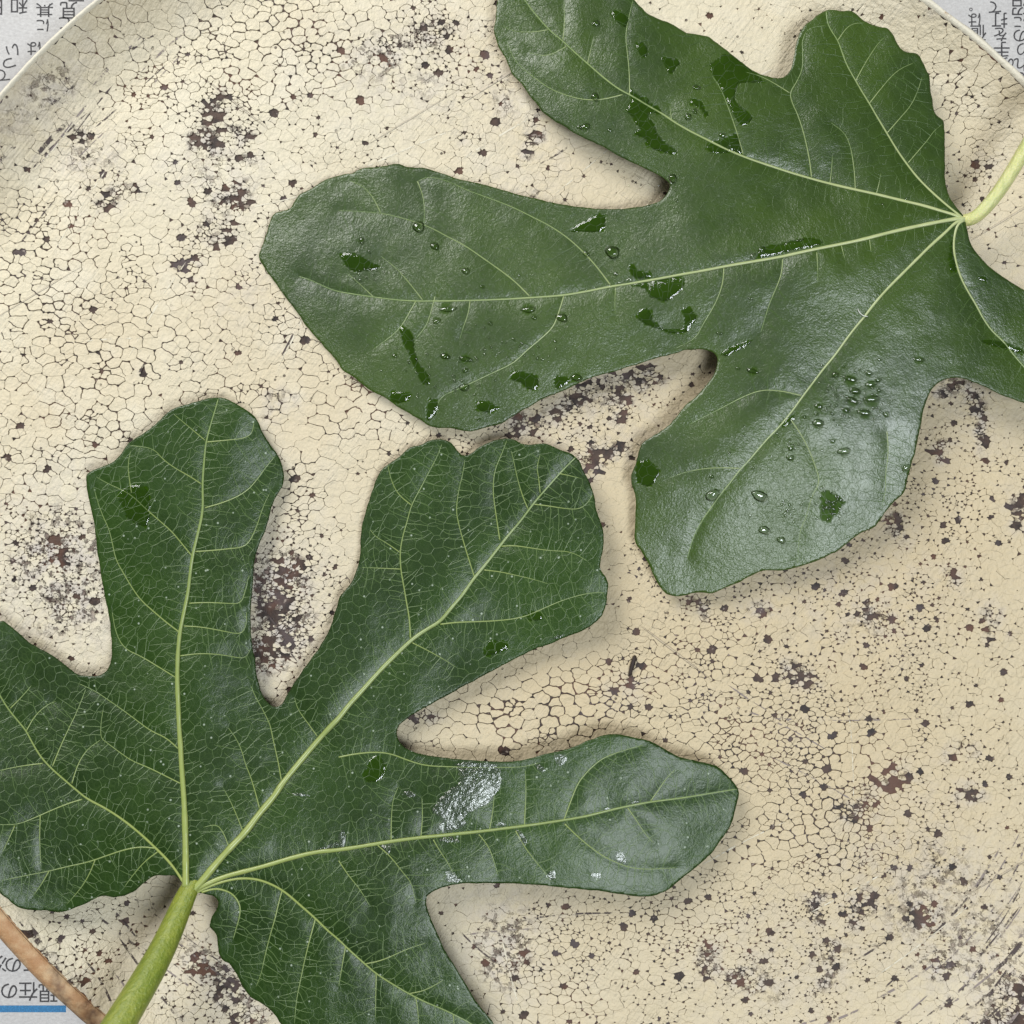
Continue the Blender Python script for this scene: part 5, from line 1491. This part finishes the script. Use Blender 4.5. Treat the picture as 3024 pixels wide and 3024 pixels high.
def glyph(ch, px, py, size_px, rot=180.0, mat=M_INK, bold=0.0):
    cu = bpy.data.curves.new('printed_character', 'FONT')
    cu.body = ch
    cu.align_x = 'CENTER'; cu.align_y = 'CENTER'
    cu.size = size_px * S * (H - NZ) / H * 1.08
    cu.offset = bold
    cu.resolution_u = 3
    t = bpy.data.objects.new('printed_character', cu)
    COL.objects.link(t)
    dg = bpy.context.evaluated_depsgraph_get()
    me = bpy.data.meshes.new_from_object(t.evaluated_get(dg))
    bpy.data.objects.remove(t)
    me.name = 'printed_character'
    me.materials.clear()
    n = len(me.vertices)
    co = np.zeros(n * 3, np.float32)
    if n:
        me.vertices.foreach_get('co', co); co = co.reshape(-1, 3)
        co[:, :2] -= (co[:, :2].min(0) + co[:, :2].max(0)) / 2
        me.vertices.foreach_set('co', co.ravel())
    o = link('printed_character', me, mat, news)
    x, y, _ = W(px, py, NZ)
    o.location = (x, y, 0.00006)
    o.rotation_euler = (0, 0, math.radians(rot))
    return o


for ch, px, py, sz in [
    ('和', 57, 16, 52), ('基', 132, 26, 50), ('に', 126, 75, 42), ('見', 203, 30, 52), ('こ', 190, 68, 44), ('い', 36, 146, 44), ('つ', 28, 186, 44), ('て', 12, 222, 42), ('は', 100, 143, 44), ('日', -12, 20, 52), ('、', 98, 196, 40),
    ('一', 225, 2, 46),
    ('。', 2867, 28, 30), ('は', 2877, 57, 40), ('値', 2889, 96, 46), ('」', 2905, 128, 34), ('て', 2938, 21, 42), ('打', 2952, 60, 46), ('を', 2954, 102, 44), ('手', 2958, 147, 48), ('の', 2975, 186, 42),
    ('沼', 3012, 22, 50), ('に', 3012, 66, 42), ('の', 3012, 105, 44), ('り', 3016, 146, 42), ('れ', 3016, 190, 44), ('た', 3022, 232, 44),
    ('の', 39, 2849, 52), ('次', -6, 2847, 52), ('に', 90, 2850, 52), ('の', 27, 2926, 54), ('在', 84, 2928, 56), ('現', 142, 2932, 56), ('、', -8, 2926, 50)]:
    glyph(ch, px, py, sz, 180.0, M_INK, 0.00002)
bx0 = W(-300, 2969, NZ); bx1 = W(195, 2989, NZ)
bar = link('blue_rule', mesh_np('blue_rule', [(bx0[0], bx1[1], 0), (bx1[0], bx1[1], 0), (bx1[0], bx0[1], 0), (bx0[0], bx0[1], 0)], [(0, 1, 2, 3)]), M_BLUE, news)
bar.location = (0, 0, 0.00006)

# ------------------------------------------------------------------ small bits lying about
t = NT('dark_splinter'); b = t.n('BsdfPrincipled', {'Base Color': (0.03, 0.02, 0.016, 1), 'Roughness': 0.7}); M_SPL = t.finish(b.outputs[0])


def sliver(name, pts, wpx, zfun, mat):
    p = resample(np.array(pts, float), 6.0)
    n = len(p); sides = 6; V = []; F = []
    d = np.gradient(p, axis=0); d /= np.hypot(*d.T)[:, None]; nn = np.stack([-d[:, 1], d[:, 0]], 1)
    w = wpx * 0.5 * (0.7 + 0.5 * fbm(np.arange(n) * 0.5, np.arange(n) * 0 + wpx)); w[0] *= 0.6; w[-1] *= 0.5
    z = zfun(p)
    for k in range(sides):
        a = 2 * math.pi * k / sides
        V.append(Wn(p + nn * (w * math.cos(a))[:, None], z + w * S * (0.9 + math.sin(a))))
    V = np.stack(V, 1).reshape(-1, 3)
    for i in range(n - 1):
        for k in range(sides):
            l = (k + 1) % sides
            F.append((i * sides + k, i * sides + l, (i + 1) * sides + l, (i + 1) * sides + k))
    F.append(list(range(sides))[::-1]); F.append([(n - 1) * sides + k for k in range(sides)])
    return link(name, mesh_np(name, V, F, True), mat)


o = sliver('wood_splinter', c('11', [(1692, 1808), (1680, 1850), (1668, 1890), (1660, 1925)]), 13, lambda p: tray_z(p[:, 0], p[:, 1]) + FH, M_SPL)
tag(o, 'short dark splinter lying on the crackled paint right of the broad lobe', 'splinter')
t = NT('white_fibre'); b = t.n('BsdfPrincipled', {'Base Color': (0.7, 0.72, 0.66, 1), 'Roughness': 0.6}); M_FIB = t.finish(b.outputs[0])
o = sliver('plant_fibre', c('20', [(982, 1762), (995, 1785), (1015, 1802), (1042, 1806)]), 3.2, lambda p: leaf_up.z(p) + 0.3 * MM, M_FIB)
tag(o, 'tiny white curled fibre on the lower right vein of the upper leaf', 'fibre')
